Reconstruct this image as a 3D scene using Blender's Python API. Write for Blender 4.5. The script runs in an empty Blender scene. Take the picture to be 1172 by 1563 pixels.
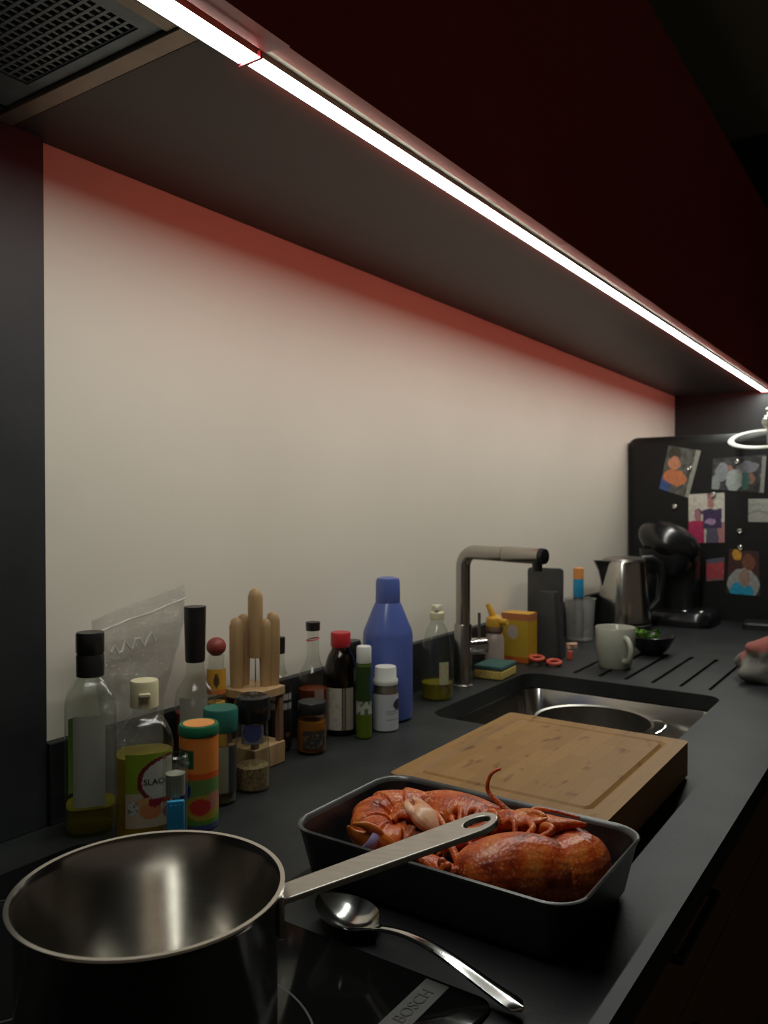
import bpy, bmesh, math, random
from math import sin, cos, pi, radians, atan2, sqrt
from mathutils import Vector, Matrix, noise
random.seed(7)
sc = bpy.context.scene
COL = sc.collection

# ------------------------------------------------------------------ camera
cam = bpy.data.cameras.new('camera'); co = bpy.data.objects.new('camera', cam); COL.objects.link(co)
co.location = (0, 0, 1.27)
co.rotation_euler = (radians(89.2), 0, radians(-55.7))
cam.sensor_fit = 'VERTICAL'; cam.sensor_height = 36; cam.lens = 1230 / 1563 * 36
cam.clip_start = 0.02
cam.dof.use_dof = True; cam.dof.focus_distance = 0.72; cam.dof.aperture_fstop = 11
sc.camera = co

# ------------------------------------------------------------------ world + exposure
w = bpy.data.worlds.new('night_room'); sc.world = w; w.use_nodes = True
w.node_tree.nodes['Background'].inputs[0].default_value = (1, .82, .62, 1)
w.node_tree.nodes['Background'].inputs[1].default_value = .045
vs = sc.view_settings
vs.view_transform = 'Standard'; vs.look = 'None'; vs.gamma = 1; vs.exposure = 0
vs.use_curve_mapping = False
LED_STRENGTH = 57          # the light strip under the wall cabinets lights the whole place
LED_COLOR = (.97, 1.0, .92)

CT = .90                   # worktop
UN = 1.677                 # underside of wall cabinets
WY = .84                   # back wall

# ------------------------------------------------------------------ materials
def S(r, g, b):
    f = lambda c: (c/255/12.92) if c/255 <= .04045 else ((c/255+.055)/1.055)**2.4
    return (f(r), f(g), f(b))
MATS = {}
def base(name):
    m = bpy.data.materials.new(name); m.use_nodes = True
    nt = m.node_tree; b = nt.nodes['Principled BSDF']
    MATS[name] = m
    return m, nt, b
def mat(name, col, rough=.5, metal=0, var=.12, scale=40, bump=0, bscale=200, col2=None, stretch=(1,1,1), coat=0, spec=.5, trans=0, sub=0, detail=4):
    m, nt, b = base(name)
    N, L = nt.nodes, nt.links
    tc = N.new('ShaderNodeTexCoord'); mp = N.new('ShaderNodeMapping'); mp.inputs['Scale'].default_value = stretch
    L.new(tc.outputs['Object'], mp.inputs[0])
    nz = N.new('ShaderNodeTexNoise'); nz.inputs['Scale'].default_value = scale; nz.inputs['Detail'].default_value = detail
    L.new(mp.outputs[0], nz.inputs['Vector'])
    cr = N.new('ShaderNodeValToRGB')
    c2 = col2 or tuple(min(1, c*(1+var)) for c in col); c1 = col if col2 else tuple(c*(1-var) for c in col)
    cr.color_ramp.elements[0].position = .35; cr.color_ramp.elements[1].position = .65
    cr.color_ramp.elements[0].color = (*c1, 1); cr.color_ramp.elements[1].color = (*c2, 1)
    L.new(nz.outputs[0], cr.inputs[0]); L.new(cr.outputs[0], b.inputs['Base Color'])
    b.inputs['Roughness'].default_value = rough; b.inputs['Metallic'].default_value = metal
    b.inputs['Coat Weight'].default_value = coat; b.inputs['Coat Roughness'].default_value = .1
    b.inputs['Specular IOR Level'].default_value = spec
    b.inputs['Transmission Weight'].default_value = trans
    if sub: b.inputs['Subsurface Weight'].default_value = sub; b.inputs['Subsurface Scale'].default_value = .004
    if bump:
        n2 = N.new('ShaderNodeTexNoise'); n2.inputs['Scale'].default_value = bscale; L.new(mp.outputs[0], n2.inputs['Vector'])
        bp = N.new('ShaderNodeBump'); bp.inputs['Strength'].default_value = bump; bp.inputs['Distance'].default_value = .002
        L.new(n2.outputs[0], bp.inputs['Height']); L.new(bp.outputs[0], b.inputs['Normal'])
    return m
def glass(name, tint, gloss=.05, body=None, bodyfac=0, ior=1.45):
    """thin walled glass: tinted see-through surface with a Fresnel reflection"""
    m, nt, b = base(name); N, L = nt.nodes, nt.links
    N.remove(b)
    tr = N.new('ShaderNodeBsdfTransparent'); tr.inputs[0].default_value = (*tint, 1)
    gl = N.new('ShaderNodeBsdfGlossy'); gl.inputs['Roughness'].default_value = gloss; gl.inputs[0].default_value = (.9, .9, .9, 1)
    lw = N.new('ShaderNodeLayerWeight'); lw.inputs[0].default_value = .5
    pw = N.new('ShaderNodeMath'); pw.operation = 'POWER'; pw.inputs[1].default_value = 4; L.new(lw.outputs['Facing'], pw.inputs[0])
    fr = N.new('ShaderNodeMath'); fr.operation = 'MULTIPLY_ADD'; fr.inputs[1].default_value = .75; fr.inputs[2].default_value = ((ior-1)/(ior+1))**2*1.8; L.new(pw.outputs[0], fr.inputs[0])
    mx = N.new('ShaderNodeMixShader'); L.new(fr.outputs[0], mx.inputs[0]); L.new(tr.outputs[0], mx.inputs[1]); L.new(gl.outputs[0], mx.inputs[2])
    out = mx
    nz = N.new('ShaderNodeTexNoise'); nz.inputs['Scale'].default_value = 60
    bp = N.new('ShaderNodeBump'); bp.inputs['Strength'].default_value = .08; bp.inputs['Distance'].default_value = .002
    L.new(nz.outputs[0], bp.inputs['Height']); L.new(bp.outputs[0], gl.inputs['Normal'])
    if body:
        df = N.new('ShaderNodeBsdfDiffuse'); df.inputs[0].default_value = (*body, 1)
        m2 = N.new('ShaderNodeMixShader'); m2.inputs[0].default_value = bodyfac
        L.new(mx.outputs[0], m2.inputs[1]); L.new(df.outputs[0], m2.inputs[2]); out = m2
    L.new(out.outputs[0], N['Material Output'].inputs[0])
    return m
def printmat(name='print', rough=.45):
    m, nt, b = base(name); N, L = nt.nodes, nt.links
    at = N.new('ShaderNodeVertexColor'); at.layer_name = 'ink'
    L.new(at.outputs[0], b.inputs['Base Color']); b.inputs['Roughness'].default_value = rough
    return m
def emit(name, col, s):
    m, nt, b = base(name); b.inputs['Base Color'].default_value = (.8, .8, .8, 1)
    b.inputs['Emission Color'].default_value = (*col, 1); b.inputs['Emission Strength'].default_value = s
    return m

M = {}
M['wall'] = mat('cream_paint', (.76, .72, .62), .65, var=.03, scale=3, bump=.05, bscale=300)
M['dark_wall'] = mat('dark_paint', (.022, .022, .024), .6, var=.15, scale=4)
M['ceiling'] = mat('ceiling_paint', (.38, .36, .27), .8, var=.05, scale=3)
M['floor'] = mat('floor_vinyl', (.06, .045, .035), .5, var=.25, scale=6)
M['stone'] = mat('dark_stone', (.011, .013, .0138), .50, col2=(.025, .0278, .0278), scale=9, bump=.12, bscale=150, detail=8, spec=.36)
M['stone_panel'] = mat('dark_stone_panel', (.016, .018, .021), .55, col2=(.028, .031, .035), scale=7, bump=.1, bscale=120, detail=8)
M['carcass'] = mat('carcass_laminate', (.062, .060, .058), .5, var=.1, scale=5)
M['red'] = mat('red_lacquer', (.42, .055, .035), .55, var=.06, scale=3)
M['brown'] = mat('brown_front', (.12, .065, .02), .5, col2=(.15, .085, .03), scale=6, stretch=(1, 1, 8))
M['steel'] = mat('brushed_steel', (.60, .58, .54), .17, 1, var=.05, scale=30, stretch=(1, 1, 12))
M['steel_sat'] = mat('satin_steel', (.50, .48, .44), .36, 1, var=.08, scale=40, stretch=(8, 1, 1))
M['steel_dark'] = mat('dark_steel', (.38, .36, .33), .34, 1, var=.1, scale=30)
M['tap'] = mat('tap_steel', (.42, .40, .36), .24, 1, var=.05, scale=8)
M['chrome'] = mat('chrome', (.62, .62, .60), .14, 1, var=.03)
M['alu'] = mat('aluminium_trim', (.36, .31, .25), .5, .6, var=.08)
M['filter'] = mat('filter_metal', (.22, .27, .30), .5, .5, var=.1)
M['blackglass'] = mat('black_glass', (.006, .006, .006), .08, 0, var=.1, scale=8)
M['black'] = mat('black_plastic', (.012, .012, .013), .35, var=.2)
M['blackgloss'] = mat('black_gloss', (.010, .010, .011), .22, var=.1)
M['fridge'] = mat('black_enamel', (.006, .006, .006), .5, var=.15, scale=12, spec=.35)
M['darkgrey'] = mat('dark_grey_plastic', (.045, .045, .045), .5, var=.15)
M['canister'] = mat('charcoal_plastic', (.018, .018, .018), .55, var=.15)
M['dish'] = mat('nonstick_coating', (.009, .009, .010), .28, var=.2, scale=90, bump=.05, bscale=600)
M['dishrim'] = mat('worn_rim', (.10, .10, .10), .35, .5, var=.2)
M['blue'] = mat('blue_plastic', (.085, .125, .38), .25, var=.06, scale=8)
M['white'] = mat('white_plastic', (.66, .66, .62), .4, var=.04)
M['cream'] = mat('cream_plastic', (.68, .62, .40), .4, var=.05)
M['redcap'] = mat('red_plastic', (.5, .02, .03), .4, var=.08)
M['redwood'] = mat('red_ball', (.28, .045, .035), .5, var=.15)
M['greenlid'] = mat('green_plastic', (.01, .14, .06), .4, var=.1)
M['teal_lid'] = mat('teal_green_plastic', (.015, .13, .10), .4, var=.1)
M['orange'] = mat('orange_card', (.75, .30, .08), .5, var=.1)
M['yellow'] = mat('yellow_plastic', (.62, .33, .03), .45, var=.15)
M['coral'] = mat('coral_plastic', (.62, .10, .06), .4, var=.12)
M['cyan'] = mat('light_blue_plastic', (.02, .26, .48), .4, var=.1)
M['lightgreen'] = mat('lime_plastic', (.07, .12, .008), .45, var=.15)
M['ceramic'] = mat('cream_ceramic', (.40, .40, .33), .25, var=.04, coat=.4)
M['wood'] = mat('beech_wood', (.34, .21, .095), .5, col2=(.47, .31, .15), scale=14, stretch=(4, 4, .6))
M['wood_dark'] = mat('dark_wood', (.12, .07, .04), .5, col2=(.18, .10, .06), scale=14, stretch=(4, 4, .6))
M['herb'] = mat('green_leaf', (.05, .17, .015), .45, col2=(.16, .30, .03), scale=60)
M['sponge_y'] = mat('yellow_foam', (.55, .40, .10), .9, var=.2, scale=300, bump=.6, bscale=500)
M['sponge_g'] = mat('green_scourer', (.04, .11, .095), .9, var=.25, scale=400, bump=.8, bscale=900)
M['scrap'] = mat('peach_paper', (.55, .33, .22), .6, var=.15)
M['purple'] = mat('lilac_band', (.42, .34, .62), .5, var=.1)
M['glass'] = glass('clear_glass', (.90, .93, .90), .16)
M['glass_clear'] = glass('clear_plastic', (.93, .94, .92), .16)
M['glass_brown'] = glass('brown_glass', (.20, .06, .02), .16)
M['glass_dark'] = glass('dark_glass', (.10, .09, .06), .06)
M['crystal'] = glass('crystal', (.8, .82, .78), .05, (.7, .68, .55), .25, 1.6)
M['oil'] = glass('yellow_oil', (.80, .66, .14), .05, (.50, .38, .04), .25, 1.2)
M['oil2'] = glass('olive_oil', (.62, .55, .10), .05, (.30, .25, .03), .3, 1.2)
M['soapliquid'] = glass('yellow_soap', (.60, .52, .10), .05, (.30, .25, .02), .4, 1.2)
M['sauce'] = glass('red_sauce', (.25, .05, .02), .1, (.16, .03, .012), .7, 1.2)
M['amber'] = glass('amber_honey', (.55, .20, .03), .06, (.38, .13, .02), .6, 1.3)
M['spice'] = mat('ground_spice', (.30, .20, .09), .9, col2=(.12, .08, .03), scale=260)
M['spice_dark'] = mat('dark_herbs', (.07, .06, .025), .9, col2=(.14, .11, .05), scale=300)
M['film'] = glass('plastic_film', (.93, .93, .92), .10, (.62, .61, .57), .14)
for n_ in M['film'].node_tree.nodes:
    if n_.type == 'BUMP': n_.inputs['Strength'].default_value = .9; n_.inputs['Distance'].default_value = .01
    if n_.type == 'TEX_NOISE': n_.inputs['Scale'].default_value = 28
    if n_.type == 'MATH' and n_.operation == 'MULTIPLY_ADD': n_.inputs[2].default_value = .12
M['zip'] = glass('zip_plastic', (.9, .9, .88), .3, (.8, .8, .75), .45)
M['claw_pale'] = mat('pale_claw_shell', (.62, .20, .07), .36, col2=(.80, .46, .28), scale=55)
M['claw_orange'] = mat('orange_claw_shell', (.50, .10, .012), .36, col2=(.66, .20, .03), scale=45)
M['pinkbody'] = glass('cloudy_pink_plastic', (.8, .72, .68), .2, (.55, .45, .40), .6)
M['print'] = printmat()
M['ink'] = mat('black_ink', (.01, .01, .01), .5)
M['inkw'] = mat('white_ink', (.75, .75, .72), .5)
M['led'] = emit('led_diffuser', LED_COLOR, LED_STRENGTH)
M['red_glow'] = emit('added_red_glow', (1.0, .14, .10), 22)  # added glow that reddens the top of the wall

# bamboo board: strips with darker node marks
m, nt, b = base('bamboo'); N, L = nt.nodes, nt.links
tc = N.new('ShaderNodeTexCoord'); mp = N.new('ShaderNodeMapping'); mp.inputs['Scale'].default_value = (1, 1, 1); L.new(tc.outputs['Object'], mp.inputs[0])
br = N.new('ShaderNodeTexBrick'); L.new(mp.outputs[0], br.inputs[0])
br.inputs['Color1'].default_value = (.33, .18, .058, 1); br.inputs['Color2'].default_value = (.275, .145, .045, 1); br.inputs['Mortar'].default_value = (.25, .13, .04, 1)
br.inputs['Scale'].default_value = 1; br.inputs['Mortar Size'].default_value = .0004; br.inputs['Brick Width'].default_value = .13; br.inputs['Row Height'].default_value = .02
n1 = N.new('ShaderNodeTexNoise'); n1.inputs['Scale'].default_value = 22; n1.inputs['Detail'].default_value = 2
mp2 = N.new('ShaderNodeMapping'); mp2.inputs['Scale'].default_value = (1, 2.4, 1); L.new(tc.outputs['Object'], mp2.inputs[0]); L.new(mp2.outputs[0], n1.inputs['Vector'])
cr = N.new('ShaderNodeValToRGB'); cr.color_ramp.elements[0].position = .60; cr.color_ramp.elements[1].position = .70
cr.color_ramp.elements[0].color = (1, 1, 1, 1); cr.color_ramp.elements[1].color = (.55, .42, .33, 1)
L.new(n1.outputs[0], cr.inputs[0])
mx = N.new('ShaderNodeMix'); mx.data_type = 'RGBA'; mx.blend_type = 'MULTIPLY'; mx.inputs[0].default_value = 1
L.new(br.outputs[0], mx.inputs[6]); L.new(cr.outputs[0], mx.inputs[7])
n2 = N.new('ShaderNodeTexNoise'); n2.inputs['Scale'].default_value = 60; mp3 = N.new('ShaderNodeMapping'); mp3.inputs['Scale'].default_value = (.4, 8, 8)
L.new(tc.outputs['Object'], mp3.inputs[0]); L.new(mp3.outputs[0], n2.inputs['Vector'])
cr2 = N.new('ShaderNodeValToRGB'); cr2.color_ramp.elements[0].color = (.8, .78, .74, 1); cr2.color_ramp.elements[1].color = (1.1, 1.08, 1.05, 1)
L.new(n2.outputs[0], cr2.inputs[0])
mx2 = N.new('ShaderNodeMix'); mx2.data_type = 'RGBA'; mx2.blend_type = 'MULTIPLY'; mx2.inputs[0].default_value = 1
L.new(mx.outputs[2], mx2.inputs[6]); L.new(cr2.outputs[0], mx2.inputs[7]); L.new(mx2.outputs[2], b.inputs['Base Color'])
b.inputs['Roughness'].default_value = .5; b.inputs['Specular IOR Level'].default_value = .25
M['bamboo'] = m

# lobster shell: red orange, cream speckles and darker blotches
m, nt, b = base('lobster_shell'); N, L = nt.nodes, nt.links
tc = N.new('ShaderNodeTexCoord')
n1 = N.new('ShaderNodeTexNoise'); n1.inputs['Scale'].default_value = 45; n1.inputs['Detail'].default_value = 3; L.new(tc.outputs['Object'], n1.inputs['Vector'])
cr = N.new('ShaderNodeValToRGB'); e = cr.color_ramp.elements
e[0].position = .3; e[0].color = (.20, .012, .002, 1); e[1].position = .72; e[1].color = (.66, .19, .03, 1)
x = e.new(.5); x.color = (.54, .075, .008, 1)
L.new(n1.outputs[0], cr.inputs[0])
vo = N.new('ShaderNodeTexVoronoi'); vo.inputs['Scale'].default_value = 280; L.new(tc.outputs['Object'], vo.inputs['Vector'])
n3 = N.new('ShaderNodeTexNoise'); n3.inputs['Scale'].default_value = 30; L.new(tc.outputs['Object'], n3.inputs['Vector'])
c3 = N.new('ShaderNodeValToRGB'); c3.color_ramp.elements[0].position = .5; c3.color_ramp.elements[1].position = .7; L.new(n3.outputs[0], c3.inputs[0])
c4 = N.new('ShaderNodeValToRGB'); c4.color_ramp.elements[0].position = .15; c4.color_ramp.elements[1].position = .45
c4.color_ramp.elements[0].color = (1, 1, 1, 1); c4.color_ramp.elements[1].color = (0, 0, 0, 1); L.new(vo.outputs[0], c4.inputs[0])
mu = N.new('ShaderNodeMath'); mu.operation = 'MULTIPLY_ADD'; mu.inputs[2].default_value = 0.0
ad = N.new('ShaderNodeMath'); ad.operation = 'ADD'; ad.inputs[1].default_value = .22; L.new(c3.outputs[0], ad.inputs[0])
L.new(c4.outputs[0], mu.inputs[0]); L.new(ad.outputs[0], mu.inputs[1])
mx = N.new('ShaderNodeMix'); mx.data_type = 'RGBA'; L.new(mu.outputs[0], mx.inputs[0]); L.new(cr.outputs[0], mx.inputs[6]); mx.inputs[7].default_value = (.85, .42, .17, 1)
L.new(mx.outputs[2], b.inputs['Base Color']); b.inputs['Roughness'].default_value = .36
bp = N.new('ShaderNodeBump'); bp.inputs['Strength'].default_value = .35; bp.inputs['Distance'].default_value = .001; L.new(vo.outputs[0], bp.inputs['Height']); L.new(bp.outputs[0], b.inputs['Normal'])
M['lobster'] = m

# towel: pink and grey checks
m, nt, b = base('towel_cloth'); N, L = nt.nodes, nt.links
tc = N.new('ShaderNodeTexCoord')
n1 = N.new('ShaderNodeTexNoise'); n1.inputs['Scale'].default_value = 26; L.new(tc.outputs['Object'], n1.inputs['Vector'])
sx = N.new('ShaderNodeSeparateXYZ'); L.new(tc.outputs['Object'], sx.inputs[0])
ma = N.new('ShaderNodeMath'); ma.operation = 'MULTIPLY_ADD'; ma.inputs[1].default_value = 9.0; ma.inputs[2].default_value = -.55; L.new(sx.outputs[2], ma.inputs[0])
mb_ = N.new('ShaderNodeMath'); mb_.operation = 'ADD'; L.new(ma.outputs[0], mb_.inputs[0]); L.new(n1.outputs[0], mb_.inputs[1])
cr = N.new('ShaderNodeValToRGB'); e = cr.color_ramp.elements; e[0].position = .45; e[0].color = (.17, .165, .14, 1); e[1].position = .55; e[1].color = (.34, .10, .085, 1)
L.new(mb_.outputs[0], cr.inputs[0]); L.new(cr.outputs[0], b.inputs['Base Color']); b.inputs['Roughness'].default_value = .85
M['towel'] = m

# ------------------------------------------------------------------ mesh builder
class G:
    def __init__(s): s.v = []; s.f = []; s.m = []; s.c = None
    def quad(s, pts, mi=0):
        i = len(s.v); s.v += [tuple(p) for p in pts]; s.f.append(tuple(range(i, i+len(pts)))); s.m.append(mi)
    def loft(s, loops, cap0=True, cap1=True, mi=0, closed=True, mis=None):
        i0 = len(s.v); n = len(loops[0])
        for lp in loops: s.v += [tuple(p) for p in lp]
        for k in range(len(loops)-1):
            a, b_ = i0+k*n, i0+(k+1)*n
            for j in range(n if closed else n-1):
                j2 = (j+1) % n
                s.f.append((a+j, a+j2, b_+j2, b_+j)); s.m.append(mis[k] if mis else mi)
        if cap0: s.f.append(tuple(i0+j for j in reversed(range(n)))); s.m.append(mis[0] if mis else mi)
        if cap1: s.f.append(tuple(i0+(len(loops)-1)*n+j for j in range(n))); s.m.append(mis[-1] if mis else mi)
        return s
    def box(s, x0, x1, y0, y1, z0, z1, mi=0):
        lp = lambda z: [(x0, y0, z), (x1, y0, z), (x1, y1, z), (x0, y1, z)]
        return s.loft([lp(z0), lp(z1)], mi=mi)
    def lathe(s, prof, n=28, c=(0, 0), mi=0, cap0=True, cap1=True, rx=1, ry=1, mis=None, sq=2):
        return s.loft([[(c[0]+r*rx*a, c[1]+r*ry*b_, z) for a, b_ in sect(n, sq)] for r, z in prof], cap0, cap1, mi, mis=mis)
    def tube(s, pts, rad, n=10, mi=0, flat=1, up=(0, 0, 1), cap=True):
        P = [Vector(p) for p in pts]; k = len(P)
        R = rad if isinstance(rad, (list, tuple)) else [rad]*k
        loops = []; prev = Vector(up)
        for i in range(k):
            t = (P[min(i+1, k-1)]-P[max(i-1, 0)]).normalized()
            u = prev - t*prev.dot(t)
            if u.length < 1e-5: u = t.orthogonal()
            u.normalize(); prev = u; w_ = t.cross(u)
            loops.append([P[i]+w_*(R[i]*cos(2*pi*j/n))+u*(R[i]*flat*sin(2*pi*j/n)) for j in range(n)])
        return s.loft(loops, cap, cap, mi)
    def ball(s, c, r, n=16, mi=0, sx=1, sy=1, sz=1):
        k = n//2
        loops = [[(c[0]+sx*r*sin(pi*(i+.02)/(k+.04))*cos(2*pi*j/n), c[1]+sy*r*sin(pi*(i+.02)/(k+.04))*sin(2*pi*j/n), c[2]-sz*r*cos(pi*(i+.02)/(k+.04))) for j in range(n)] for i in range(k+1)]
        return s.loft(loops, mi=mi)
    def torus(s, c, R, r, n=40, k=10, mi=0, mtx=None, r2=None):
        r2 = r2 or r
        loops = []
        for i in range(n+1):
            a = 2*pi*i/n
            lp = [Vector(((R+r*cos(2*pi*j/k))*cos(a), (R+r*cos(2*pi*j/k))*sin(a), r2*sin(2*pi*j/k))) for j in range(k)]
            if mtx: lp = [mtx @ p for p in lp]
            loops.append([p+Vector(c) for p in lp])
        return s.loft(loops, False, False, mi)
def sect(n, sq=2):
    out = []
    for j in range(n):
        a = 2*pi*j/n; c_, s_ = cos(a), sin(a)
        if sq != 2:
            k = (abs(c_)**sq+abs(s_)**sq)**(-1/sq); c_, s_ = c_*k, s_*k
        out.append((c_, s_))
    return out
def rrect(x0, x1, y0, y1, r, z, n=6):
    out = []
    for cx, cy, a0 in ((x1-r, y1-r, 0), (x0+r, y1-r, pi/2), (x0+r, y0+r, pi), (x1-r, y0+r, 1.5*pi)):
        for i in range(n+1):
            a = a0+pi/2*i/n; out.append((cx+r*cos(a), cy+r*sin(a), z))
    return out
def obj(name, g, mats, parent=None, loc=None, smooth=40, bevel=0, rot=None, solid=0, weld=True, segs=2):
    me = bpy.data.meshes.new(name); me.from_pydata(g.v, [], g.f); me.update()
    mats = mats if isinstance(mats, (list, tuple)) else [mats]
    for m_ in mats: me.materials.append(M[m_] if isinstance(m_, str) else m_)
    for p, mi in zip(me.polygons, g.m): p.material_index = mi
    bm = bmesh.new(); bm.from_mesh(me)
    if weld: bmesh.ops.remove_doubles(bm, verts=bm.verts, dist=1e-6)
    bmesh.ops.recalc_face_normals(bm, faces=bm.faces)
    bm.to_mesh(me); bm.free()
    if g.c:
        ca = me.color_attributes.new('ink', 'FLOAT_COLOR', 'POINT')
        for i, c_ in enumerate(g.c): ca.data[i].color = (*c_, 1)
    if smooth:
        me.shade_smooth(); me.set_sharp_from_angle(angle=radians(smooth))
    o = bpy.data.objects.new(name, me); COL.objects.link(o)
    if parent: o.parent = parent
    if loc: o.location = loc
    if rot: o.rotation_euler = rot
    if solid:
        md = o.modifiers.new('thickness', 'SOLIDIFY'); md.thickness = solid; md.offset = 1
    if bevel:
        md = o.modifiers.new('bevel', 'BEVEL'); md.width = bevel; md.segments = segs; md.limit_method = 'ANGLE'
    return o
def tag(o, label, cat, group=None, kind=None):
    o['label'] = label; o['category'] = cat
    if group: o['group'] = group
    if kind: o['kind'] = kind
    return o
def struct(o, label=None):
    o['kind'] = 'structure'
    if label: o['label'] = label
    return o
def thing(name, label, cat, loc=(0, 0, 0), rz=0, group=None):
    o = bpy.data.objects.new(name, None); COL.objects.link(o); o.location = loc; o.rotation_euler = (0, 0, rz)
    o.empty_display_size = .02
    return tag(o, label, cat, group)
def plate(g, outer, holes, z, mi=0):
    """flat face at z with holes (each a loop of xy)"""
    bm = bmesh.new(); ed = []
    for lp in [outer]+holes:
        vs_ = [bm.verts.new((p[0], p[1], z)) for p in lp]
        for i in range(len(vs_)): ed.append(bm.edges.new((vs_[i], vs_[(i+1) % len(vs_)])))
    bmesh.ops.triangle_fill(bm, use_beauty=True, use_dissolve=False, edges=ed, normal=(0, 0, 1))
    bm.verts.index_update(); i0 = len(g.v)
    g.v += [tuple(v.co) for v in bm.verts]
    for f in bm.faces: g.f.append(tuple(i0+v.index for v in f.verts)); g.m.append(mi)
    bm.free()
def patch(fn_pos, fn_col, nu=28, nv=28):
    """printed sheet: a grid whose vertices carry the print's colours"""
    g = G(); g.c = []
    for j in range(nv+1):
        for i in range(nu+1):
            u, v = i/nu, j/nv; g.v.append(tuple(fn_pos(u, v))); g.c.append(fn_col(u, v))
    for j in range(nv):
        for i in range(nu):
            a = j*(nu+1)+i; g.f.append((a, a+1, a+nu+2, a+nu+1)); g.m.append(0)
    return g
def wrap(rx, ry, z0, z1, a0, a1, fn, parent, name='label', nu=30, nv=30, sq=2, off=.0005):
    def pos(u, v):
        a = a0+(a1-a0)*u; c_, s_ = cos(a), sin(a)
        k = (abs(c_)**sq+abs(s_)**sq)**(-1/sq)
        return ((rx+off)*k*c_, (ry+off)*k*s_, z0+(z1-z0)*v)
    return obj(name, patch(pos, fn, nu, nv), 'print', parent, weld=False, smooth=0)
def text(s_, size, mat_, parent, mtx, name='lettering', depth=.0002):
    cu = bpy.data.curves.new('t', 'FONT'); cu.body = s_; cu.size = size; cu.extrude = depth; cu.align_x = 'CENTER'; cu.align_y = 'CENTER'
    to = bpy.data.objects.new('t', cu); COL.objects.link(to)
    dg = bpy.context.evaluated_depsgraph_get(); dg.update()
    me = bpy.data.meshes.new_from_object(to.evaluated_get(dg)); bpy.data.objects.remove(to); bpy.data.curves.remove(cu)
    me.name = name; me.materials.clear(); me.materials.append(M[mat_])
    o = bpy.data.objects.new(name, me); COL.objects.link(o); o.parent = parent
    if callable(mtx):
        for v in me.vertices: v.co = mtx(v.co)
    else: me.transform(mtx)
    return o
def catmull(P, n):
    P = [Vector(p) for p in P]; out = []
    for i in range(len(P)-1):
        p0, p1, p2, p3 = P[max(i-1, 0)], P[i], P[i+1], P[min(i+2, len(P)-1)]
        for k in range(n):
            t_ = k/n
            out.append(.5*((2*p1)+(-p0+p2)*t_+(2*p0-5*p1+4*p2-p3)*t_*t_+(-p0+3*p1-3*p2+p3)*t_**3))
    out.append(P[-1]); return out
def facing(x, y): return atan2(-y, -x)      # angle from a place on the worktop to where a cook stands at the hob

# ================================================================== THE SETTING
struct(obj('floor', G().box(-2.5, 3.4, -2.6, .95, -.05, 0), 'floor'))
struct(obj('ceiling', G().box(-2.5, 3.4, -2.6, .95, 2.62, 2.67), 'ceiling'))
struct(obj('wall_back', G().box(-2.5, 3.4, WY, .95, 0, 2.62), 'wall'))
struct(obj('wall_end', G().box(3.25, 3.4, -2.6, WY, 0, 2.62), 'dark_wall'))

# worktop with sink cut-out and draining grooves
sx0, sx1, sy0, sy1 = 1.19, 1.61, .325, .722
holes = [rrect(sx0, sx1, sy0, sy1, .035, 0)]
gro = []
for k in range(6):
    y = .358+.0555*k
    gro.append(rrect(1.655, 1.985, y-.005, y+.005, .0045, 0, 3))
g = G(); x0, x1, y0, y1 = -1.2, 2.645, .187, WY
outer = [(x0, y0), (x1, y0), (x1, y1), (x0, y1)]
plate(g, outer, holes+gro, CT)
lp = lambda z: [(x, y, z) for x, y in outer]
g.loft([lp(CT), lp(CT-.03)], False, False)
plate(g, outer, holes, CT-.03)
g.loft([[(p[0], p[1], CT) for p in holes[0]], [(p[0], p[1], CT-.03) for p in holes[0]]], False, False)
for q in gro: g.loft([[(p[0], p[1], CT) for p in q], [(p[0], p[1], CT-.006) for p in q]], False, True)
tag(obj('worktop', g, 'stone', smooth=0), 'dark grey stone worktop with sink cut-out and draining grooves', 'worktop')

tag(obj('upstand', G().box(.538, 2.645, .825, WY-.0005, CT, .994), 'stone', bevel=.001), 'low dark stone upstand running along foot of cream wall', 'upstand')
tag(obj('splashback', G().box(-1.2, .537, .829, WY-.0005, CT, UN+.02), 'stone_panel', bevel=.001), 'tall dark stone panel on wall behind the hob', 'splashback')

# base cabinets
for i in range(6):
    bx0 = (-1.2, -.56, .08, .60, 1.165, 1.99)[i]; wd = (.636, .636, .516, .561, .821, .65)[i]
    t = thing('base_cabinet', ['base cabinet under the hob, first of the row', 'base cabinet under the hob, dark brown front', 'dark brown base cabinet under the saucepan and hob',
               'dark brown base cabinet under baking dish and chopping board', 'dark brown base cabinet under the sink', 'dark brown base cabinet under the draining grooves'][i], 'cabinet', (bx0, 0, 0), 0, 'base cabinets')
    obj('side_panel', G().box(0, .016, .245, .83, .1, CT-.031), 'brown', t)
    obj('side_panel', G().box(wd-.016, wd, .245, .83, .1, CT-.031), 'brown', t)
    obj('bottom_panel', G().box(.016, wd-.016, .245, .83, .1, .118), 'brown', t)
    obj('back_panel', G().box(.016, wd-.016, .815, .83, .118, CT-.031), 'brown', t)
    obj('plinth', G().box(0, wd, .29, .31, 0, .1), 'black', t)
    zz = [(.105, .40), (.404, .70), (.704, .86)]
    for a, b_ in zz:
        d = obj('drawer', G().box(.002, wd-.002, .225, .244, a, b_), 'brown', t, bevel=.002)
        zc = b_-.035
        obj('handle', G().tube([(wd/2-.08, .226, zc), (wd/2-.08, .200, zc), (wd/2+.08, .200, zc), (wd/2+.08, .226, zc)], .005, 8), 'black', d)

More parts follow.
